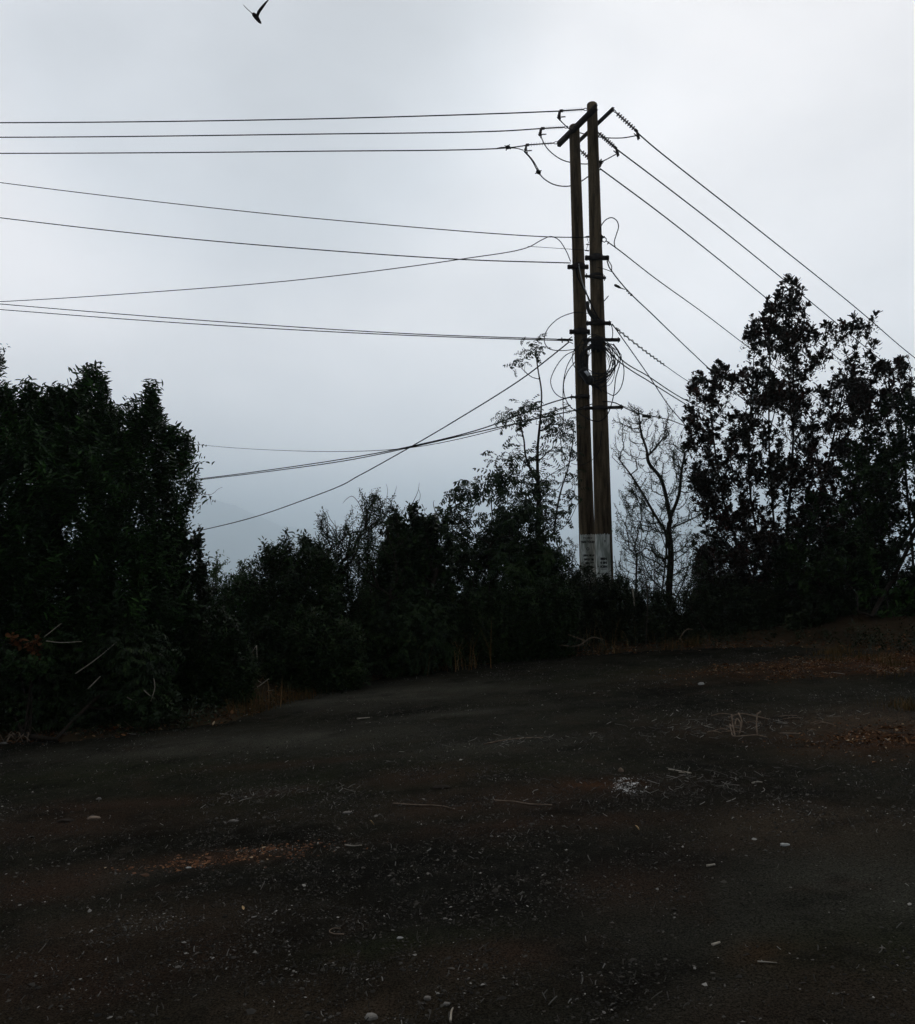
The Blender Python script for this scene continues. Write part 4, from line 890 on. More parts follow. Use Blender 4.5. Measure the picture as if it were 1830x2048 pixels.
# shrubs along the verge, left to right
plant('shrub', 'dark shrub with rounded leaves against the right side of the bushy tree', 'shrub', [(340, 1062), (365, 1055), (398, 1055), (402, 1080), (398, 1108), (412, 1125), (410, 1160), (420, 1250), (400, 1400), (250, 1430), (240, 1150), (320, 1100)], 11.4, 0.6, (340, 1440), 480, 'round', 0.8, M['darkleaf'], 0.35, clump=(45, .10), seed=5, extra=2)
plant('shrub', 'light green small leaved shrub in the dip right of the bushy tree', 'shrub', [(400, 1150), (425, 1120), (445, 1112), (475, 1122), (495, 1112), (505, 1135), (512, 1165), (540, 1220), (530, 1330), (420, 1360), (390, 1250)], 13.0, 0.5, (460, 1400), 420, 'ovate', 0.9, M['lightleaf'], 0.5, clump=(40, .12), seed=6, extra=2)
plant('shrub', 'dark mounded shrub under the steep cable, left of the bare twigged one', 'shrub', [(500, 1150), (512, 1100), (535, 1095), (560, 1085), (575, 1068), (600, 1062), (625, 1085), (650, 1090), (662, 1130), (670, 1230), (650, 1370), (520, 1400), (495, 1250)], 12.9, 0.6, (590, 1400), 700, 'ovate', 1.15, M['darkleaf'], 0.5, clump=(70, .10), seed=7, extra=2)
plant('shrub', 'half bare shrub with fine twigs reaching above the dark hedge', 'shrub', [(632, 1100), (635, 1060), (640, 1020), (655, 1050), (680, 1060), (700, 1015), (708, 992), (725, 984), (745, 985), (760, 1000), (790, 1000), (812, 1020), (815, 1100), (800, 1320), (660, 1370), (640, 1200)], 13.6, 0.6, (730, 1370), 800, 'ovate', 0.68, M['darkleaf'], 0.55, clump=(80, .10), seed=8, extra=2, bare=0.3, wob=.06)
plant('shrub', 'dark shrub with broad rounded leaves in the middle of the hedge', 'shrub', [(770, 1100), (778, 1030), (795, 1015), (815, 1005), (838, 1020), (850, 1040), (870, 1020), (885, 1018), (892, 1060), (898, 1120), (905, 1200), (890, 1330), (760, 1345), (755, 1200)], 13.9, 0.6, (820, 1350), 640, 'round', 1.05, M['darkleaf'], 0.4, clump=(60, .10), seed=9, extra=1)
plant('shrub', 'leafy shrub with feathery compound leaves left of the thin sapling', 'shrub', [(895, 1060), (905, 1010), (935, 985), (930, 962), (950, 955), (975, 955), (985, 905), (1000, 925), (1010, 960), (1040, 955), (1075, 965), (1088, 1040), (1080, 1100), (1110, 1120), (1110, 1300), (900, 1330), (890, 1200)], 14.9, 0.6, (1000, 1330), 420, 'feather', 1.15, M['darkleaf'], 0.45, seed=10, extra=2, up=.2, nstems=6, bias=-.92, clump=(45, .10))
plant('sapling', 'tall thin sapling beside the poles with a leaf tuft on its bare tip', 'sapling', None, 15.6, 0.35, (1070, 1290), 0, 'feather', 0.95, M['darkleaf'], 0.35, seed=12, extra=0, up=.1, r_tip=0.004, rexp=0.5,
      blobs=[(1062, 692, 22, 9, 7), (1032, 722, 14, 10, 4), (1068, 705, 8, 8, 2), (1015, 830, 20, 12, 7), (1040, 822, 22, 14, 9), (1062, 808, 12, 12, 4), (1030, 868, 12, 14, 3), (1010, 898, 14, 6, 3), (1035, 905, 18, 12, 6), (1060, 912, 12, 10, 4), (1098, 900, 14, 18, 6),
             (1100, 835, 22, 12, 8), (1125, 850, 22, 28, 16), (1130, 900, 16, 20, 8), (1128, 950, 18, 20, 8), (1050, 965, 34, 25, 22), (1085, 970, 22, 20, 9), (1065, 1010, 34, 22, 16), (1115, 1020, 22, 12, 8), (1090, 1050, 20, 22, 9), (1138, 975, 10, 12, 4), (1140, 1000, 8, 10, 3)],
      trunks=[[(1070, 1290), (1069, 1180), (1071, 1076), (1071, 990), (1069, 900), (1075, 830), (1077, 780), (1070, 735), (1066, 705)], [(1071, 962), (1058, 940), (1045, 905), (1042, 875), (1034, 845)], [(1072, 962), (1098, 942), (1122, 929), (1142, 910)],
              [(1071, 1080, .1), (1102, 1060, .15), (1127, 1043, .2), (1150, 1000, .25)], [(1102, 1060, .15), (1108, 1012, .2), (1116, 975, .2), (1130, 930, .2), (1139, 880, .2), (1142, 825, .25)], [(1071, 754), (1058, 750), (1045, 740), (1028, 722)]], bare_below=1300)
plant('bare_tree', 'half bare crooked tree with a forked trunk right of the poles', 'tree', None, 15.4, 0.5, (1332, 1280), 0, 'ovate', 0.55, M['darkleaf'], 0.5, seed=13, extra=1, bare=0.25, r_tip=0.0042, rexp=0.44, wob=.05, up=.4,
      blobs=[(1240, 830, 25, 35, 12), (1262, 820, 20, 30, 10), (1290, 850, 25, 45, 14), (1330, 830, 22, 35, 12), (1335, 880, 22, 50, 24), (1350, 930, 18, 45, 26), (1310, 930, 30, 40, 14), (1245, 915, 30, 25, 12), (1225, 900, 12, 20, 6), (1260, 960, 35, 30, 10), (1295, 1000, 30, 30, 8), (1350, 1000, 30, 50, 22), (1380, 1060, 30, 50, 22),
             (1255, 1050, 25, 50, 14), (1285, 1060, 30, 50, 18), (1270, 1110, 35, 40, 20), (1310, 1120, 25, 45, 16), (1375, 1130, 30, 45, 24), (1225, 850, 8, 25, 4), (1380, 840, 14, 45, 9), (1270, 870, 45, 60, 30), (1330, 900, 40, 70, 34), (1290, 960, 50, 50, 20), (1290, 1050, 60, 60, 34), (1370, 1000, 35, 90, 44)],
      trunks=[[(1332, 1280), (1330, 1180), (1334, 1100), (1330, 1050), (1338, 1015)], [(1334, 1040), (1324, 985), (1313, 950), (1290, 920), (1286, 895), (1275, 860), (1270, 815)], [(1338, 1018), (1350, 985), (1355, 940), (1362, 900)], [(1290, 905), (1305, 890), (1320, 870)],
              [(1332, 1070), (1300, 1020), (1280, 985), (1255, 945), (1240, 925)], [(1326, 1110), (1322, 1050), (1312, 1030)], [(1336, 1050), (1370, 1035), (1400, 1020)]])
plant('thicket_saplings', 'thicket of thin upright twigs and sparse leaves between the poles and the forked tree', 'shrub', [(1222, 1160), (1225, 1020), (1240, 975), (1262, 950), (1290, 1000), (1320, 1060), (1400, 1080), (1420, 1180), (1420, 1280), (1225, 1280)], 15.0, 0.5, (1290, 1280), 700, 'ovate', 0.6, M['darkleaf'], 0.5, seed=14, extra=1, bare=0.4, nstems=11, wob=.05, r_tip=.003, rexp=.36)
# big tree at the right with upright rosettes
plant('tall_bronze_tree', 'tall rounded tree with upright bronze leaf rosettes at the right', 'tree',
      [(1372, 830), (1368, 770), (1385, 745), (1402, 760), (1418, 742), (1428, 720), (1444, 738), (1462, 760), (1480, 735), (1488, 700), (1476, 655), (1498, 632), (1512, 650), (1522, 600), (1532, 580), (1540, 610), (1548, 572), (1568, 548), (1580, 562), (1606, 592), (1600, 640), (1625, 662), (1645, 648), (1660, 668), (1688, 636), (1706, 648), (1735, 636), (1748, 670), (1740, 700), (1765, 730), (1800, 720), (1815, 760), (1800, 900), (1775, 1100), (1760, 1260), (1395, 1268), (1385, 1150), (1378, 1000), (1360, 900)],
      15.6, 1.1, (1560, 1275), 2150, 'rosette', 0.98, M['redleaf'], 0.45, seed=15, extra=2, up=1.1, r_tip=.0028, rexp=.38, nstems=9, wob=.05, edge_tips=.04, bare=.20, bias=-.45, spike=.8, clump=(420, .12),
      trunks=[[(1560, 1275), (1556, 1150), (1570, 1000), (1578, 850), (1575, 620)], [(1568, 1270), (1600, 1120), (1640, 950), (1690, 720)], [(1550, 1270), (1520, 1130), (1490, 960), (1500, 700)], [(1556, 1270), (1500, 1160), (1440, 1000), (1410, 800)], [(1560, 1260), (1620, 1150), (1690, 1000), (1720, 850)], [(1565, 1270), (1545, 1100), (1530, 900), (1532, 650)]])
plant('evergreen_tree', 'dark leafy tree at the right frame edge in front of the bronze one', 'tree',
      [(1540, 1090), (1590, 1020), (1640, 960), (1700, 900), (1735, 850), (1760, 800), (1775, 770), (1800, 790), (1815, 765), (1850, 740), (1990, 760), (2060, 900), (2060, 1280), (1560, 1285), (1530, 1180)], 14.6, 0.9, (1760, 1290), 1700, 'round', 0.85, M['darkleaf'], 0.4, seed=16, extra=2, nstems=7, edge_tips=.04, clump=(150, .17))
plant('tree_spray', 'loose spray of upright rosettes above the evergreen at the right edge', 'tree', [(1745, 860), (1755, 780), (1775, 745), (1800, 712), (1822, 700), (1880, 690), (1900, 850), (1800, 900)], 16.4, 0.5, (1820, 1280), 70, 'rosette', 0.85, M['redleaf'], 0.6, trunks=[[(1820, 1280), (1815, 1100), (1800, 900), (1812, 760)], [(1815, 1000), (1770, 860), (1762, 800)]], seed=17, extra=0, up=1.1)
plant('shrub', 'bright green broad leaved shoot low in front of the right hand trees', 'shrub', [(1690, 1110), (1720, 1090), (1745, 1110), (1760, 1160), (1815, 1160), (1840, 1200), (1760, 1230), (1700, 1180)], 13.9, 0.25, (1770, 1292), 30, 'round', 1.3, M['lightleaf'], 0.75, seed=18, extra=1)
# low bushes along the foot of the trees
plant('low_bush', 'low bush at the foot of the poles hiding the bottom of the notice', 'bush', [(1105, 1150), (1125, 1145), (1145, 1138), (1166, 1122), (1185, 1142), (1215, 1148), (1240, 1150), (1258, 1180), (1265, 1290), (1080, 1310), (1085, 1190)], 15.2, 0.4, (1170, 1303), 900, 'ovate', 0.8, M['vineleaf'], 0.45, clump=(140, .12), spike=.2, seed=19, extra=3)
plant('low_bush', 'narrow shoot with small leaves just left of the notice', 'bush', [(1095, 1100), (1130, 1075), (1145, 1068), (1150, 1110), (1140, 1160), (1100, 1170)], 15.4, 0.25, (1120, 1305), 26, 'ovate', 0.6, M['vineleaf'], 0.5, seed=20, extra=1)
plant('low_bush', 'low bush between the poles and the forked tree foot', 'bush', [(1240, 1190), (1290, 1170), (1330, 1190), (1380, 1175), (1420, 1190), (1430, 1285), (1230, 1298)], 14.9, 0.4, (1330, 1292), 650, 'ovate', 0.85, M['vineleaf'], 0.4, clump=(70, .12), seed=21, extra=3)
plant('low_bush', 'low bush below the left half of the bronze tree', 'bush', [(1400, 1190), (1440, 1150), (1500, 1165), (1540, 1180), (1590, 1190), (1590, 1270), (1400, 1280)], 14.9, 0.4, (1480, 1282), 650, 'ovate', 0.9, M['vineleaf'], 0.38, clump=(70, .12), seed=22, extra=3)
plant('low_bush', 'low bush with pale flecked leaves below the right hand evergreen', 'bush', [(1570, 1200), (1620, 1170), (1700, 1180), (1780, 1200), (1900, 1190), (1900, 1285), (1570, 1282)], 14.4, 0.4, (1700, 1286), 700, 'round', 0.72, M['vineleaf'], 0.45, clump=(80, .12), seed=23, extra=3)
plant('low_bush', 'low dark bush in front of the feathery shrub near the road edge', 'bush', [(880, 1230), (930, 1190), (1000, 1180), (1060, 1180), (1110, 1160), (1140, 1180), (1140, 1298), (890, 1328)], 14.2, 0.4, (1000, 1312), 950, 'ovate', 0.9, M['darkleaf'], 0.5, clump=(130, .15), seed=24, extra=3)
plant('low_bush', 'low dark bush in front of the rounded leaf shrub near the road edge', 'bush', [(720, 1250), (760, 1200), (830, 1190), (880, 1210), (900, 1320), (700, 1352)], 13.5, 0.4, (800, 1332), 330, 'pinnate', 0.8, M['darkleaf'], 0.45, clump=(60, .12), seed=25, extra=1)
plant('low_bush', 'low straggly bush with dry canes between the road and the dark mounded shrub', 'bush', [(480, 1300), (520, 1230), (600, 1220), (700, 1240), (730, 1350), (620, 1378), (470, 1430)], 12.3, 0.4, (600, 1378), 950, 'ovate', 0.9, M['darkleaf'], 0.5, clump=(130, .15), seed=26, extra=3)
plant('low_bush', 'low dark bush at the foot of the light green shrub', 'bush', [(330, 1300), (400, 1220), (470, 1240), (500, 1330), (490, 1420), (330, 1446)], 11.2, 0.4, (420, 1440), 950, 'ovate', 0.9, M['darkleaf'], 0.45, clump=(120, .15), seed=27, extra=3)
plant('low_bush', 'wide low tangle of foliage under the bushy tree at the left', 'bush', [(-200, 1280), (-60, 1230), (60, 1240), (200, 1220), (330, 1260), (350, 1440), (200, 1462), (0, 1480), (-200, 1490)], 10.5, 0.45, (100, 1465), 700, 'pinnate', 0.8, M['darkleaf'], 0.4, clump=(110, .14), seed=28, extra=2, nstems=6)

plant('low_bush', 'dense scrub filling the gap between the light green and the half bare shrubs', 'bush', [(400, 1200), (450, 1165), (520, 1150), (560, 1135), (620, 1120), (660, 1100), (700, 1085), (740, 1075), (770, 1090), (780, 1340), (600, 1385), (410, 1420)], 13.9, 0.5, (600, 1350), 1000, 'ovate', 1.0, M['darkleaf'], 0.45, seed=70, extra=2, nstems=8, spike=1.8, clump=(110, .14))
plant('low_bush', 'dense scrub behind the rounded leaf shrub reaching the poles', 'bush', [(740, 1120), (800, 1085), (860, 1075), (920, 1090), (980, 1075), (1040, 1100), (1100, 1120), (1150, 1150), (1150, 1290), (900, 1320), (750, 1340)], 15.3, 0.5, (900, 1310), 1000, 'ovate', 1.0, M['darkleaf'], 0.45, seed=71, extra=2, nstems=8, spike=1.8, clump=(110, .14))
plant('low_bush', 'dense twiggy scrub behind the foot of the bronze tree', 'bush', [(1370, 1200), (1385, 1110), (1420, 1060), (1500, 1090), (1560, 1060), (1620, 1010), (1700, 1000), (1780, 1040), (1800, 1280), (1380, 1282)], 16.6, 0.5, (1560, 1280), 1100, 'ovate', 1.0, M['darkleaf'], 0.45, seed=72, extra=2, nstems=9, clump=(130, .16))
# thin bare shoots above the hedge
def shoot(label, paths, Y, r=0.004, name='bare_shoot', mat=None):
    m = MB()
    for p in paths:
        P = spline([at(a, b_, Y) for a, b_ in p], 5); n_ = len(P); m.tube(P, [r * (1.3 - 0.9 * i / n_) for i in range(n_)], 4)
    tag(m.build(name, mat or M['bark'], None), label, 'twig')
shoot('arched bare shoot curling left above the half bare shrub', [[(735, 1060), (722, 1020), (712, 998), (700, 987), (690, 992), (682, 1001)]], 13.5, 0.005)
shoot('straight bare twigs rising over the half bare shrub', [[(772, 1040), (768, 1000), (771, 975), (768, 962)], [(772, 1035), (780, 995), (787, 975), (789, 966)], [(765, 1030), (755, 1005), (750, 1000)]], 13.6, 0.0035)
shoot('two long wispy shoots above the rounded leaf shrub', [[(812, 1015), (825, 992), (832, 975), (834, 960)], [(813, 1016), (830, 1003), (836, 985), (832, 972)]], 13.8, 0.0045)
shoot('fan of fine bare twigs at the left of the half bare shrub', [[(690, 1110), (665, 1075), (645, 1060), (634, 1040), (632, 1028)], [(672, 1082), (655, 1050), (645, 1030), (643, 1020)], [(668, 1078), (668, 1050), (655, 1030), (650, 1015)], [(680, 1095), (655, 1082), (642, 1076)], [(685, 1100), (690, 1075), (680, 1055), (672, 1045)], [(665, 1075), (668, 1060), (666, 1035)]], 13.5, 0.005)
shoot('bare forked twig between the rounded leaf shrub and the feathery one', [[(872, 1050), (866, 1020), (862, 1000), (864, 995)], [(868, 1020), (872, 1008)], [(885, 1040), (890, 1015), (888, 1005)], [(902, 1060), (898, 1030), (893, 1002)], [(910, 1060), (903, 1030), (905, 1015)]], 14.1, 0.006)
shoot('thin branched twig reaching right from the bushy tree over the hills', [[(375, 980), (398, 982), (421, 983), (435, 972), (443, 969)], [(385, 970), (400, 983), (410, 990), (412, 1003)], [(415, 983), (418, 992), (421, 1004)], [(352, 1000), (366, 1020), (372, 1040), (362, 1062)]], 11.3, 0.0028)
# dry pale canes lying through the hedge
def cane(label, pts, Y, r=0.006, mat='paletwig', name='dry_branch'):
    m = MB()
    for p in pts:
        P = spline([at(a, b_, Y) for a, b_ in p], 5); m.tube(P, [r * (1.2 - 0.6 * i / len(P)) for i in range(len(P))], 5)
    return tag(m.build(name, M[mat], None), label, 'branch')
cane('dry cane slanting up right through the hedge under the dark mounded shrub', [[(468, 1348), (490, 1315), (510, 1284)], [(510, 1284), (512, 1318)]], 11.6, 0.006)
cane('dry canes crossing near the ground right of the slanting cane', [[(440, 1345), (470, 1352), (485, 1342), (510, 1332)], [(500, 1346), (520, 1358)], [(505, 1372), (535, 1350)]], 11.3, 0.006)
cane('short horizontal pale cane low in the hedge', [[(376, 1345), (418, 1342)]], 10.9, 0.006)
cane('long pale cane slanting through the dark foliage at the left', [[(150, 1340), (190, 1312), (232, 1277)]], 10.0, 0.006)
cane('thin pale stick with a bend in the foliage near the left edge', [[(88, 1267), (122, 1240)], [(92, 1275), (120, 1278), (162, 1276)]], 9.9, 0.005)
cane('pale hooked cane curving down to the leaf heap at the left', [[(250, 1385), (275, 1400)], [(300, 1330), (308, 1365), (300, 1395)], [(175, 1370), (200, 1345)], [(285, 1372), (300, 1385)]], 10.0, 0.006)
cane('forked dry branch lying in front of the low bush left of the poles', [[(1108, 1283), (1150, 1284), (1178, 1268), (1200, 1272)], [(1130, 1262), (1165, 1275)]], 14.0, 0.009, 'browntwig')
cane('pale dead stem rising beside the dry grass below the forked tree', [[(1350, 1272), (1366, 1252), (1378, 1252)], [(1352, 1268), (1360, 1282)]], 14.3, 0.008, 'browntwig')
cane('pale cane stem standing in the thicket right of the poles', [[(1258, 1170), (1262, 1205)]], 14.6, 0.012)

# ------------------------------------------------------------------ grass, leaf litter, chips
def scatter_pts(n, f, seed, xr=(-12, 12), yr=(2.4, 16)):
    rs = np.random.RandomState(seed); X = []; Y = []
    while len(X) < n:
        a = rs.uniform(*xr, n * 2); b_ = rs.uniform(*yr, n * 2); k = rs.uniform(0, 1, len(a)) < f(a, b_); X += list(a[k]); Y += list(b_[k])
    return np.array(X[:n]), np.array(Y[:n]), rs
def inview(x, y, w=0.56, m=1.2): return (np.abs(x) < w * y + m)
def surf(x, y): return hplane(x, y) + (fbm(x, y, 1.1, 2) - .47) * 0.045
def vsurf(x, y): return np.maximum(height(x, y) - 0.0, hplane(x, y) - .03)
LEAF = leafverts(1, .5, .5, .25, .5)
def litter(name, label, cat, n, f, L, mat, seed, tilt=0.5, tc_=0.5):
    X, Y, rs = scatter_pts(n, f, seed)
    nrm = np.stack([rs.normal(0, tilt, n), rs.normal(0, tilt, n), np.ones(n)], -1); Fm = frames(nrm, rs.uniform(0, 6.28, n))
    s_ = L * np.exp(rs.normal(0, .35, n)); Wd = rs.uniform(.6, 1.3, n)
    LV = LEAF[None] * np.stack([Wd, np.ones(n), rs.uniform(.2, 2.2, n)], -1)[:, None, :]
    V = np.einsum('nij,nvj->nvi', Fm, LV) * s_[:, None, None]
    z = np.where(Y < edgeY(X), surf(X, Y), vsurf(X, Y)); V += np.stack([X, Y, z + 0.006], -1)[:, None]
    T = np.repeat(np.clip(rs.normal(tc_, .25, n), 0, 1), 6)
    Q = (LQ[None] + (np.arange(n) * 6)[:, None, None]).reshape(-1, 4)
    return tag(meshobj(name, V.reshape(-1, 3), Q, mat, tint=T), label, cat, kind='stuff')
def verge(a, b_):
    d = b_ - edgeY(a); return inview(a, b_) * np.where(d > 0, np.exp(-((d - .2) / .6) ** 2), np.exp(-(d / .16) ** 2)) * np.clip(1.9 * fbm(a, b_, 1.3, 60) - .3, 0, 1)
litter('leaf_litter', 'brown fallen leaves gathered along the road edge', 'leaf litter', 6500, verge, 0.036, M['leaf_dead'], 31, tc_=.45)
def rightpatch(a, b_):
    return inview(a, b_) * np.clip(patch(a, b_, (1,)) * 1.0 - .02, 0, 1) ** 1.2 * np.clip((a - 2.0) / 3.5, 0, 1) * np.clip(3.0 * fbm(a, b_, 2.6, 61) - 1.0, 0, 1)  * (b_ < edgeY(a) + .6)
litter('fallen_leaves', 'orange brown leaves scattered over the right side of the road', 'leaf litter', 7000, rightpatch, 0.026, M['leaf_dead'], 32, tc_=.55)

def weeds(a, b_):
    d = b_ - edgeY(a); return inview(a, b_) * np.where(d > 0, np.exp(-((d - .3) / .7) ** 2), np.exp(-(d / .25) ** 2)) * np.clip(2.6 * fbm(a, b_, 1.1, 90) - .8, 0, 1)
Xw, Yw, rsw = scatter_pts(1500, weeds, 36)
Pw = np.stack([Xw, Yw, np.where(Yw < edgeY(Xw), surf(Xw, Yw), vsurf(Xw, Yw)) + rsw.uniform(.04, .22, len(Xw))], -1)
Vw, Qw, Tw = foliage(Pw, np.stack([rsw.normal(0, .5, len(Xw)), rsw.normal(0, .5, len(Xw)), np.ones(len(Xw))], -1), 'ovate', 0.75, np.full(len(Xw), .45), rsw, 91)
tag(meshobj('ground_cover', Vw, Qw, M['vineleaf'], tint=Tw), 'low green weeds creeping out along the road edge', 'weeds', kind='stuff')
def grasses(name, label, tufts, mat, seed, tc_=.5):
    rs = np.random.RandomState(seed); Vs = []; Qs = []; Ts = []; o = 0
    for (x, y, Y, n, h, sp) in tufts:
        c = at(x, y, Y) if Y else ground_hit(x, y)
        for _ in range(n):
            bx, by = c[0] + rs.normal(0, sp), c[1] + rs.normal(0, sp * .6); bz = float(vsurf(bx, by)) if by > edgeY(bx) else float(surf(bx, by))
            a = rs.uniform(0, 6.28); L = h * rs.uniform(.5, 1.2); bend = rs.uniform(.2, 1.1); w = rs.uniform(.002, .005); dx, dy = math.cos(a), math.sin(a)
            pts = [np.array((bx + dx * L * bend * t * t * .7, by + dy * L * bend * t * t * .7, bz + L * (t - bend * .35 * t * t))) for t in (0, .35, .7, 1)]
            sx = np.array((-dy, dx, 0)) * w
            for i, p in enumerate(pts): Vs += [p - sx * (1 - i / 3.3), p + sx * (1 - i / 3.3)]
            for i in range(3): Qs.append((o + 2 * i, o + 2 * i + 1, o + 2 * i + 3, o + 2 * i + 2))
            o += 8; Ts += [float(np.clip(rs.normal(tc_, .2), 0, 1))] * 8
    return tag(meshobj(name, np.array(Vs), np.array(Qs), mat, tint=np.array(Ts)), label, 'grass', kind='stuff')
gt = []
rg = random.Random(9)
for i, (x, y) in enumerate([(475, 1425), (500, 1418), (520, 1412), (545, 1402), (565, 1395), (585, 1392), (605, 1386), (625, 1380), (770, 1342), (790, 1338), (815, 1335), (1375, 1289), (1390, 1287), (1340, 1292), (1650, 1300), (1665, 1298), (1680, 1302), (1720, 1310), (1750, 1318), (1780, 1325), (1805, 1345), (1790, 1405), (1815, 1410), (1660, 1316), (1210, 1299), (950, 1320)]):
    gt.append((x, y, None, rg.randint(40, 100), rg.uniform(.10, .28), rg.uniform(.07, .16)))
grasses('dry_grass', 'dry orange brown grass tufts along the road edge', gt, M['drygrass'], 33, .28)
gb = [(250, 1400, 10.7, 60, .5, .2), (850, 1250, 13.6, 70, .9, .35), (880, 1240, 13.7, 60, .9, .3), (800, 1250, 13.6, 50, .8, .3), (1095, 1260, 14.4, 40, .6, .3), (1250, 1230, 15, 60, .7, .4), (470, 1390, 11.3, 50, .5, .3), (1180, 1290, 14.6, 50, .4, .3)]
grasses('tall_grass', 'long dry grass blades arching inside the dark hedge', gb, M['drygrass'], 34, .75)

# stone chips and woody crumbs on the road
M['chips'] = leaf_mat('stone chips and crumbs', [(0, (0.012, 0.012, 0.011)), (0.5, (0.032, 0.030, 0.026)), (0.8, (0.085, 0.078, 0.066)), (0.93, (0.20, 0.19, 0.17)), (1, (0.36, 0.345, 0.31))], 0.9, 0.03)
M['white_chips'] = leaf_mat('white gravel', [(0, (0.2, 0.2, 0.19)), (1, (0.65, 0.65, 0.63))], 0.9, 0.03)
OV = np.array([(1, 0, 0), (.2, .9, 0), (-.9, .3, 0), (-.5, -.8, 0), (.5, -.9, 0), (.1, 0, .6), (0, 0, -.4)])
OT = np.array([(0, 1, 5), (1, 2, 5), (2, 3, 5), (3, 4, 5), (4, 0, 5)])
def chips(name, label, n, f, L, seed, tc_=.45, sig=.2, ls=.45, mat=None, cat='gravel'):
    X, Y, rs = scatter_pts(n, f, seed); s_ = L * np.exp(rs.normal(0, ls, n))
    nrm = np.stack([rs.normal(0, .25, n), rs.normal(0, .25, n), np.ones(n)], -1); Fm = frames(nrm, rs.uniform(0, 6.28, n))
    ax = np.stack([rs.uniform(.7, 1.5, n), rs.uniform(.5, 1, n), rs.uniform(.5, 1.3, n)], -1)
    V = np.einsum('nij,nvj->nvi', Fm, OV[None] * ax[:, None] * rs.uniform(.75, 1.25, (n, 7, 1))) * s_[:, None, None]
    z = np.where(Y < edgeY(X), surf(X, Y), vsurf(X, Y)); V += np.stack([X, Y, z - s_ * .05], -1)[:, None]
    T = np.repeat(np.clip(rs.normal(tc_, sig, n), 0, 1), 7)
    F3 = (OT[None] + (np.arange(n) * 7)[:, None, None]).reshape(-1, 3)
    return tag(meshobj(name, V.reshape(-1, 3), None, mat or M['chips'], tint=T, F3=F3), label, cat, kind='stuff')
def dens(a, b_):
    rough = np.clip(3.0 * fbm(a, b_, .9, 70) - .85, .15, 1) * np.clip(2 * fbm(a, b_, 4.0, 71) - .25, .2, 1)
    near = np.clip(7.0 / b_, .4, .8); return inview(a, b_) * (b_ < edgeY(a)) * np.clip(rough + .5 * patch(a, b_, (5,)), 0, 1) * near * (1 - .8 * np.clip(patch(a, b_, (3,)) * 1.2, 0, 1) * (b_ > 7))
chips('road_chips', 'small dark stone chips loose on the worn asphalt', 130000, dens, .0044, 41, .54, .19)
chips('pale_chips', 'sparse pale stone chips loose on the worn asphalt', 15000, dens, .0029, 42, .80, .12)
def spot(cx, cy, sx, sy):
    c = ground_hit(cx, cy); return lambda a, b_: np.exp(-((a - c[0]) / sx) ** 2 - ((b_ - c[1]) / sy) ** 2)
chips('white_gravel', 'small spill of white gravel near the middle of the road', 650, spot(1250, 1560, .09, .12), .0045, 43, .6, .3, mat=M['white_chips'])
chips('broken_bark', 'flat brown fragments in a streak on the left of the road', 800, lambda a, b_: np.clip(spot(440, 1712, .4, .09)(a, b_) + spot(530, 1690, .3, .07)(a, b_) * .6, 0, 1), .0075, 44, .32, .28, mat=M['leaf_dead'], cat='debris')
chips('dry_crumbs', 'pale dry crumbs beyond the bark fragments', 900, lambda a, b_: np.clip(spot(545, 1690, .25, .06)(a, b_) * .8 + .5 * spot(545, 1575, .45, .14)(a, b_) + .4 * spot(330, 1835, .35, .10)(a, b_), 0, 1), .0038, 45, .8, .12, cat='debris')
def twiglets(name, label, n, f, L, seed, tc_=.75):
    X, Y, rs = scatter_pts(n, f, seed); a = rs.uniform(0, math.pi, n); s_ = L * np.exp(rs.normal(0, .5, n)); w = rs.uniform(.0012, .0026, n)
    t = np.array([-1, -.3, .35, 1.0]); bend = rs.normal(0, .22, n)
    cx = X[:, None] + np.cos(a)[:, None] * t * s_[:, None] - np.sin(a)[:, None] * (t ** 2) * bend[:, None] * s_[:, None]
    cy = Y[:, None] + np.sin(a)[:, None] * t * s_[:, None] + np.cos(a)[:, None] * (t ** 2) * bend[:, None] * s_[:, None]
    z = np.where(cy < edgeY(cx), surf(cx, cy), vsurf(cx, cy)) + .004 + (rs.uniform(0, .02, n)[:, None] * (t + 1) / 2)
    C = np.stack([cx, cy, z], -1); u = np.stack([-np.sin(a), np.cos(a), 0 * a], -1)
    off = [u * w[:, None], -u * w[:, None], np.array((0, 0, 1.0)) * w[:, None] * 1.7]
    V = np.stack([C + o[:, None] for o in off], 2).reshape(n, 12, 3)
    q = np.array([(i * 3 + k, i * 3 + (k + 1) % 3, i * 3 + 3 + (k + 1) % 3, i * 3 + 3 + k) for i in range(3) for k in range(3)])
    Q = (q[None] + (np.arange(n) * 12)[:, None, None]).reshape(-1, 4)
    return tag(meshobj(name, V.reshape(-1, 3), Q, M['chips'], tint=np.repeat(np.clip(rs.normal(tc_, .14, n), 0, 1), 12)), label, 'litter', kind='stuff')
twiglets('twig_litter', 'tiny twigs and grass stems strewn over the road', 9000, dens, .007, 46, .68)
twiglets('verge_twigs', 'dry twigs strewn along the road edge and the brown right side', 2600, lambda a, b_: np.clip(verge(a, b_) + .8 * rightpatch(a, b_), 0, 1), .035, 47, .72)
twiglets('grass_stem_litter', 'pale grass stems drifted in the middle of the road', 1500, lambda a, b_: np.clip(.7 * spot(1480, 1440, .7, .4)(a, b_) + .6 * spot(1050, 1475, .7, .18)(a, b_) + .7 * spot(545, 1580, .4, .16)(a, b_) + .5 * spot(1350, 1560, .6, .3)(a, b_), 0, 1), .022, 48, .74)

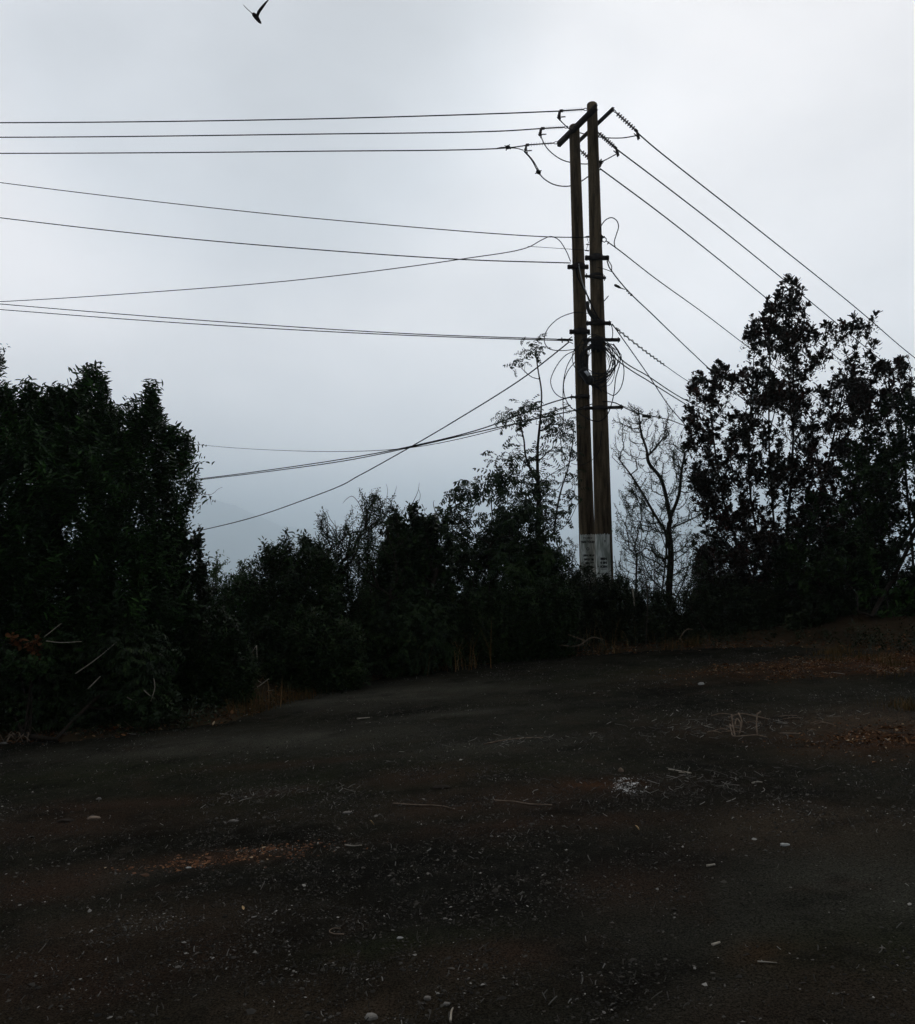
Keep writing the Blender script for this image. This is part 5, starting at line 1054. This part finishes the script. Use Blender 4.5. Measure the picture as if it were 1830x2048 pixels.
# single things lying on the road
def on_ground(x, y): c = ground_hit(x, y); return np.array((c[0], c[1], float(surf(c[0], c[1]))))
def gstick(label, pts, r, mat='paletwig', name='stick', lift=0.006):
    m = MB(); P = spline([on_ground(*p[:2]) + (0, 0, lift + (p[2] if len(p) > 2 else 0)) for p in pts], 5)
    m.tube(P, [r * (1.15 - .5 * i / len(P)) for i in range(len(P))], 5); return tag(m.build(name, M[mat], None), label, 'stick')
gstick('long thin dry stalk with a frayed right end in the middle of the road', [(782, 1601), (830, 1604), (880, 1607), (905, 1614)], .005, 'browntwig')
gstick('long dark crooked stick right of the dry stalk', [(985, 1596), (1025, 1598), (1050, 1603), (1098, 1605)], .006, 'browntwig')
gstick('straight pale stick on the smooth far asphalt', [(710, 1429), (736, 1427)], .007)
gstick('short fat pale stick at the lower right', [(1406, 1727), (1422, 1724)], .007)
gstick('short pale stick below the fat one', [(1417, 1886), (1432, 1881)], .006)
gstick('thin curved stem lying near the bottom right', [(1507, 1919), (1525, 1920), (1546, 1922)], .003)
gstick('thin wire like stem curled in a C on the left of the bottom area', [(684, 1858), (665, 1857), (655, 1852), (662, 1846), (678, 1846)], .0024, 'browntwig', 'curled_stem')
gstick('thin pale stalk left of the middle with a slight bend', [(686, 1686), (702, 1688), (720, 1687)], .004)
gstick('short upright looking pale stick at the bottom edge', [(896, 2035), (898, 2015), (901, 2008)], .004)
gstick('pale slanting twig on the left of the road far side', [(1330, 1530), (1375, 1538), (1350, 1536)], .005)
gstick('thin pale twig right of the white gravel', [(1496, 1560), (1508, 1558), (1516, 1559)], .006)
gstick('brown stick half buried in grey crumbs at mid road', [(963, 1482), (1000, 1475), (1045, 1470), (1080, 1468)], .008, 'browntwig')
def gstone(label, x, y, r, mat='stone', sq=(1.2, .9, .7), seed=1):
    m = MB(); c = on_ground(x, y); m.lump(c + (0, 0, r * sq[2] * .15), r * .85, sq, .22, seed); return tag(m.build('stone', M[mat], None), label, 'stone')
gstone('largest rounded pale stone at the bottom edge', 737, 2026, .024, seed=1)
gstone('pebble above the largest stone near the bottom edge', 850, 1987, .014, seed=2)
gstone('pair of pale crumbs right of the pebble near the bottom', 888, 1998, .012, seed=3)
gstone('flat grey stone left of the tan leaf', 691, 1620, .030, sq=(1.3, .8, .4), seed=4)
gstone('white stone on the dark asphalt at the lower right', 1561, 1683, .022, 'whitestone', (1.3, .7, .5), 5)
gstone('round stone on the left of the road', 197, 1588, .020, seed=6)
gstone('white pebble in front of the bark fragments', 375, 1727, .014, 'whitestone', (1.5, .7, .5), 7)
gstone('dark rough clod on the left of the road', 185, 1627, .045, 'browntwig', (1.2, .8, .4), 8)
gstone('dark mossy clod left of the rough one', 130, 1633, .045, 'bark', (1.5, .9, .4), 9)
gstone('flat stone on the greenish asphalt left of the middle', 465, 1630, .030, sq=(1.4, .8, .35), seed=10)
gstone('white stone chip at the far side of the road', 1395, 1362, .035, 'whitestone', (1.2, .8, .7), 11)
gstone('upright dark clod left of the white gravel', 1235, 1532, .028, 'browntwig', (.8, .8, 1.0), 12)
gstone('dark clod among mud crumbs in the middle of the road', 878, 1570, .05, 'bark', (1.5, .8, .45), 13)
gstone('pale wedge of stone near the bottom, left of centre', 796, 1868, .012, 'whitestone', (1.5, .8, .6), 14)
gstone('pale chip at the left edge of the road near the litter heap', 10, 1480, .05, 'stone', (1.5, .8, .4), 15)
def gleaf(label, x, y, L, mat='tanleaf'):
    c = on_ground(x, y); m = MB(); lv = leafverts(L, L * .75, .8, -.2, .45); a = random.Random(int(x)).uniform(0, 6)
    Rm = np.array(Matrix.Rotation(a, 3, 'Z') @ Matrix.Rotation(math.radians(38), 3, 'X')); V = lv @ Rm.T + c + (0, 0, .006)
    nn = Rm @ np.array((0, 0, -.0012)); m.add(np.concatenate([V, V + nn]), [(0, 1, 2, 3), (0, 3, 4, 5), (9, 8, 7, 6), (11, 10, 9, 6)]); return tag(m.build('dry_leaf', M[mat], None), label, 'leaf')
gleaf('upright tan leaf standing out left of the middle of the road', 744, 1646, .04)
gleaf('small yellowish leaf right of centre on the dark asphalt', 1272, 1652, .035)
gleaf('small orange leaf on the asphalt at the lower left', 485, 1813, .022)
# heap of bent dead twigs on the right half of the road
m = MB(); rt = random.Random(3)
for pts in ([(1452, 1440, .0), (1455, 1455, .0), (1462, 1465, 0), (1480, 1464, 0), (1505, 1462, 0), (1525, 1466, 0)], [(1506, 1460, 0), (1505, 1450, .06), (1507, 1440, .13)], [(1462, 1464, 0), (1458, 1450, .05), (1456, 1438, .12)], [(1470, 1462, 0), (1476, 1448, .08), (1470, 1437, .13)], [(1450, 1436, .06), (1470, 1434, .10), (1500, 1432, .05), (1530, 1434, .01)], [(1472, 1460, .01), (1474, 1452, .07), (1466, 1444, .1), (1462, 1452, .06)], [(1506, 1440, .13), (1514, 1436, .14)]):
    P = spline([on_ground(p[0], p[1] + p[2] * 90) + (0, 0, .008 + p[2]) for p in pts], 4); m.tube(P, .006, 5)
for _ in range(14):
    x, y = rt.uniform(1400, 1620), rt.uniform(1425, 1460); dx = rt.uniform(15, 45); P = spline([on_ground(x, y) + (0, 0, .008), on_ground(x + dx / 2, y + rt.uniform(-4, 4)) + (0, 0, .02), on_ground(x + dx, y + rt.uniform(-5, 5)) + (0, 0, .008)], 3); m.tube(P, .0035, 4)
tag(m.build('twig_heap', M['browntwig'], None), 'small heap of bent dead twigs on the right half of the road', 'twigs')
m = MB()
for _ in range(40):
    x, y = rt.gauss(285, 28), rt.uniform(1425, 1452); c = on_ground(x, y); a = rt.uniform(0, 6.28); L = rt.uniform(.05, .16)
    P = spline([c + (0, 0, .01), c + (L * .5 * math.cos(a), L * .5 * math.sin(a), rt.uniform(.03, .14)), c + (L * math.cos(a), L * math.sin(a), rt.uniform(.01, .12))], 4); m.tube(P, rt.uniform(.003, .007), 4)
tag(m.build('dead_frond_heap', M['browntwig'], None), 'heap of curled dead fronds at the road edge under the bushy tree', 'plant litter')
m = MB()
for _ in range(12):
    x, y = rt.gauss(30, 12), rt.uniform(1470, 1480); c = on_ground(x, y); a = rt.uniform(0, 6.28); L = rt.uniform(.08, .2)
    P = spline([c + (0, 0, .01), c + (L * .5 * math.cos(a), L * .5 * math.sin(a), rt.uniform(.05, .14)), c + (L * math.cos(a), L * math.sin(a), rt.uniform(.01, .05))], 4); m.tube(P, .005, 4)
tag(m.build('dead_frond_heap', M['browntwig'], None), 'few pale crossed stalks at the road edge near the left frame side', 'plant litter')
# reddish young leaves low at the left
plant('seedling', 'low shoot with reddish orange leaves near the left edge', 'plant', None, 9.85, .1, (60, 1480), 0, 'round', 0.8, M['leaf_dead'], .35, seed=60, extra=0, blobs=[(20, 1262, 10, 8, 2), (55, 1275, 14, 8, 3), (75, 1272, 6, 8, 2)], nstems=1)
plant('seedling', 'low green leaved shoot below the reddish one near the left edge', 'plant', None, 9.85, .15, (60, 1480), 0, 'round', 0.8, M['lightleaf'], .5, seed=61, extra=1, blobs=[(20, 1310, 20, 14, 7), (60, 1320, 20, 12, 6), (90, 1310, 12, 10, 3)], nstems=2)

# ------------------------------------------------------------------ the bird: one continuous body, lofted and fused
def bird():
    Yb = 12.0
    def zb(u, v, dy=0): return aS(460 + u / 18.2, v / 18.2, Yb + dy)
    m = MB()
    ax = [zb(808, 500, 0), zb(850, 520, 0), zb(905, 565, .01), zb(960, 630, .02), zb(1010, 700, .03), zb(1060, 770, .04), zb(1105, 825, .05), zb(1140, 866, .06)]
    m.tube(spline(ax, 3), [x for x in np.interp(np.linspace(0, 1, 22), [0, .06, .2, .42, .62, .8, .93, 1], [.004, .020, .030, .034, .028, .020, .011, .003])], 14)
    def wing(pts, w):             # flattened blade with a rounded edge
        V = []; n_ = len(pts)
        for (u, v, dy), (cu, cv, th, cy) in zip(pts, w):
            c = np.array(zb(u, v, dy)); e = np.array(zb(u + cu, v + cv, dy + cy)) - c; nrm = np.cross(e, np.array(zb(pts[-1][0], pts[-1][1], pts[-1][2])) - np.array(zb(pts[0][0], pts[0][1], pts[0][2]))); nrm /= np.linalg.norm(nrm) + 1e-9
            for k in range(8):
                a = 2 * math.pi * k / 8; V.append(c + e * math.cos(a) * .5 + nrm * th * math.sin(a))
        Q = [(i * 8 + k, i * 8 + (k + 1) % 8, (i + 1) * 8 + (k + 1) % 8, (i + 1) * 8 + k) for i in range(n_ - 1) for k in range(8)]
        V += [V[0] * 0 + np.mean(V[:8], 0), np.mean(V[(n_ - 1) * 8:n_ * 8], 0)]
        T = [(n_ * 8, (k + 1) % 8, k) for k in range(8)] + [(n_ * 8 + 1, (n_ - 1) * 8 + k, (n_ - 1) * 8 + (k + 1) % 8) for k in range(8)]
        m.add(V, Q, T)
    wing([(985, 640, .03), (1010, 530, .0), (1055, 420, -.03), (1135, 310, -.07), (1220, 200, -.11), (1310, 90, -.15), (1400, -10, -.2), (1450, -60, -.23)],
         [(110, 60, .010, .02), (110, 45, .008, .02), (118, 55, .006, .02), (112, 65, .005, .02), (92, 60, .004, .02), (66, 45, .004, .02), (36, 26, .003, .01), (12, 10, .003, 0)])
    wing([(880, 545, .02), (800, 485, .06), (720, 410, .10), (640, 340, .14), (560, 260, .18), (485, 172, .22)],
         [(20, -30, .008, .07), (12, -14, .005, .08), (12, -13, .004, .08), (12, -12, .004, .07), (12, -10, .004, .05), (8, -8, .003, .02)])
    o = m.build('bird', M['bird'], None, True)
    md = o.modifiers.new('fuse', 'REMESH'); md.mode = 'VOXEL'; md.voxel_size = .0028; md.use_smooth_shade = True
    dg = bpy.context.evaluated_depsgraph_get(); me = bpy.data.meshes.new_from_object(o.evaluated_get(dg)); o.modifiers.clear(); o.data = me
    if not me.materials: me.materials.append(M['bird'])
    tag(o, 'small dark bird with swept wings flying at the top left of the sky', 'bird')
bird()

# ------------------------------------------------------------------ haze: even pale air round the whole scene
HAZE = 0.00037
HX = 14600
hb = MB(); lo_, hi_ = LOW - 200, 1060
hb.add([(x, y, z) for z in (lo_, hi_) for x, y in ((-HX, -HX), (HX, -HX), (HX, HX), (-HX, HX))], [(0, 3, 2, 1), (4, 5, 6, 7), (0, 1, 5, 4), (1, 2, 6, 5), (2, 3, 7, 6), (3, 0, 4, 7)])
hm = bpy.data.materials.new('pale haze'); hm.use_nodes = True; hn = hm.node_tree.nodes; hn.clear()
pv = hn.new('ShaderNodeVolumePrincipled'); pv.inputs['Color'].default_value = (0.80, 0.915, 1.0, 1); pv.inputs['Density'].default_value = HAZE; pv.inputs['Anisotropy'].default_value = 0.6
ho = hn.new('ShaderNodeOutputMaterial'); hm.node_tree.links.new(pv.outputs[0], ho.inputs['Volume'])
haze = hb.build('haze', hm, None); tag(haze, kind='stuff')
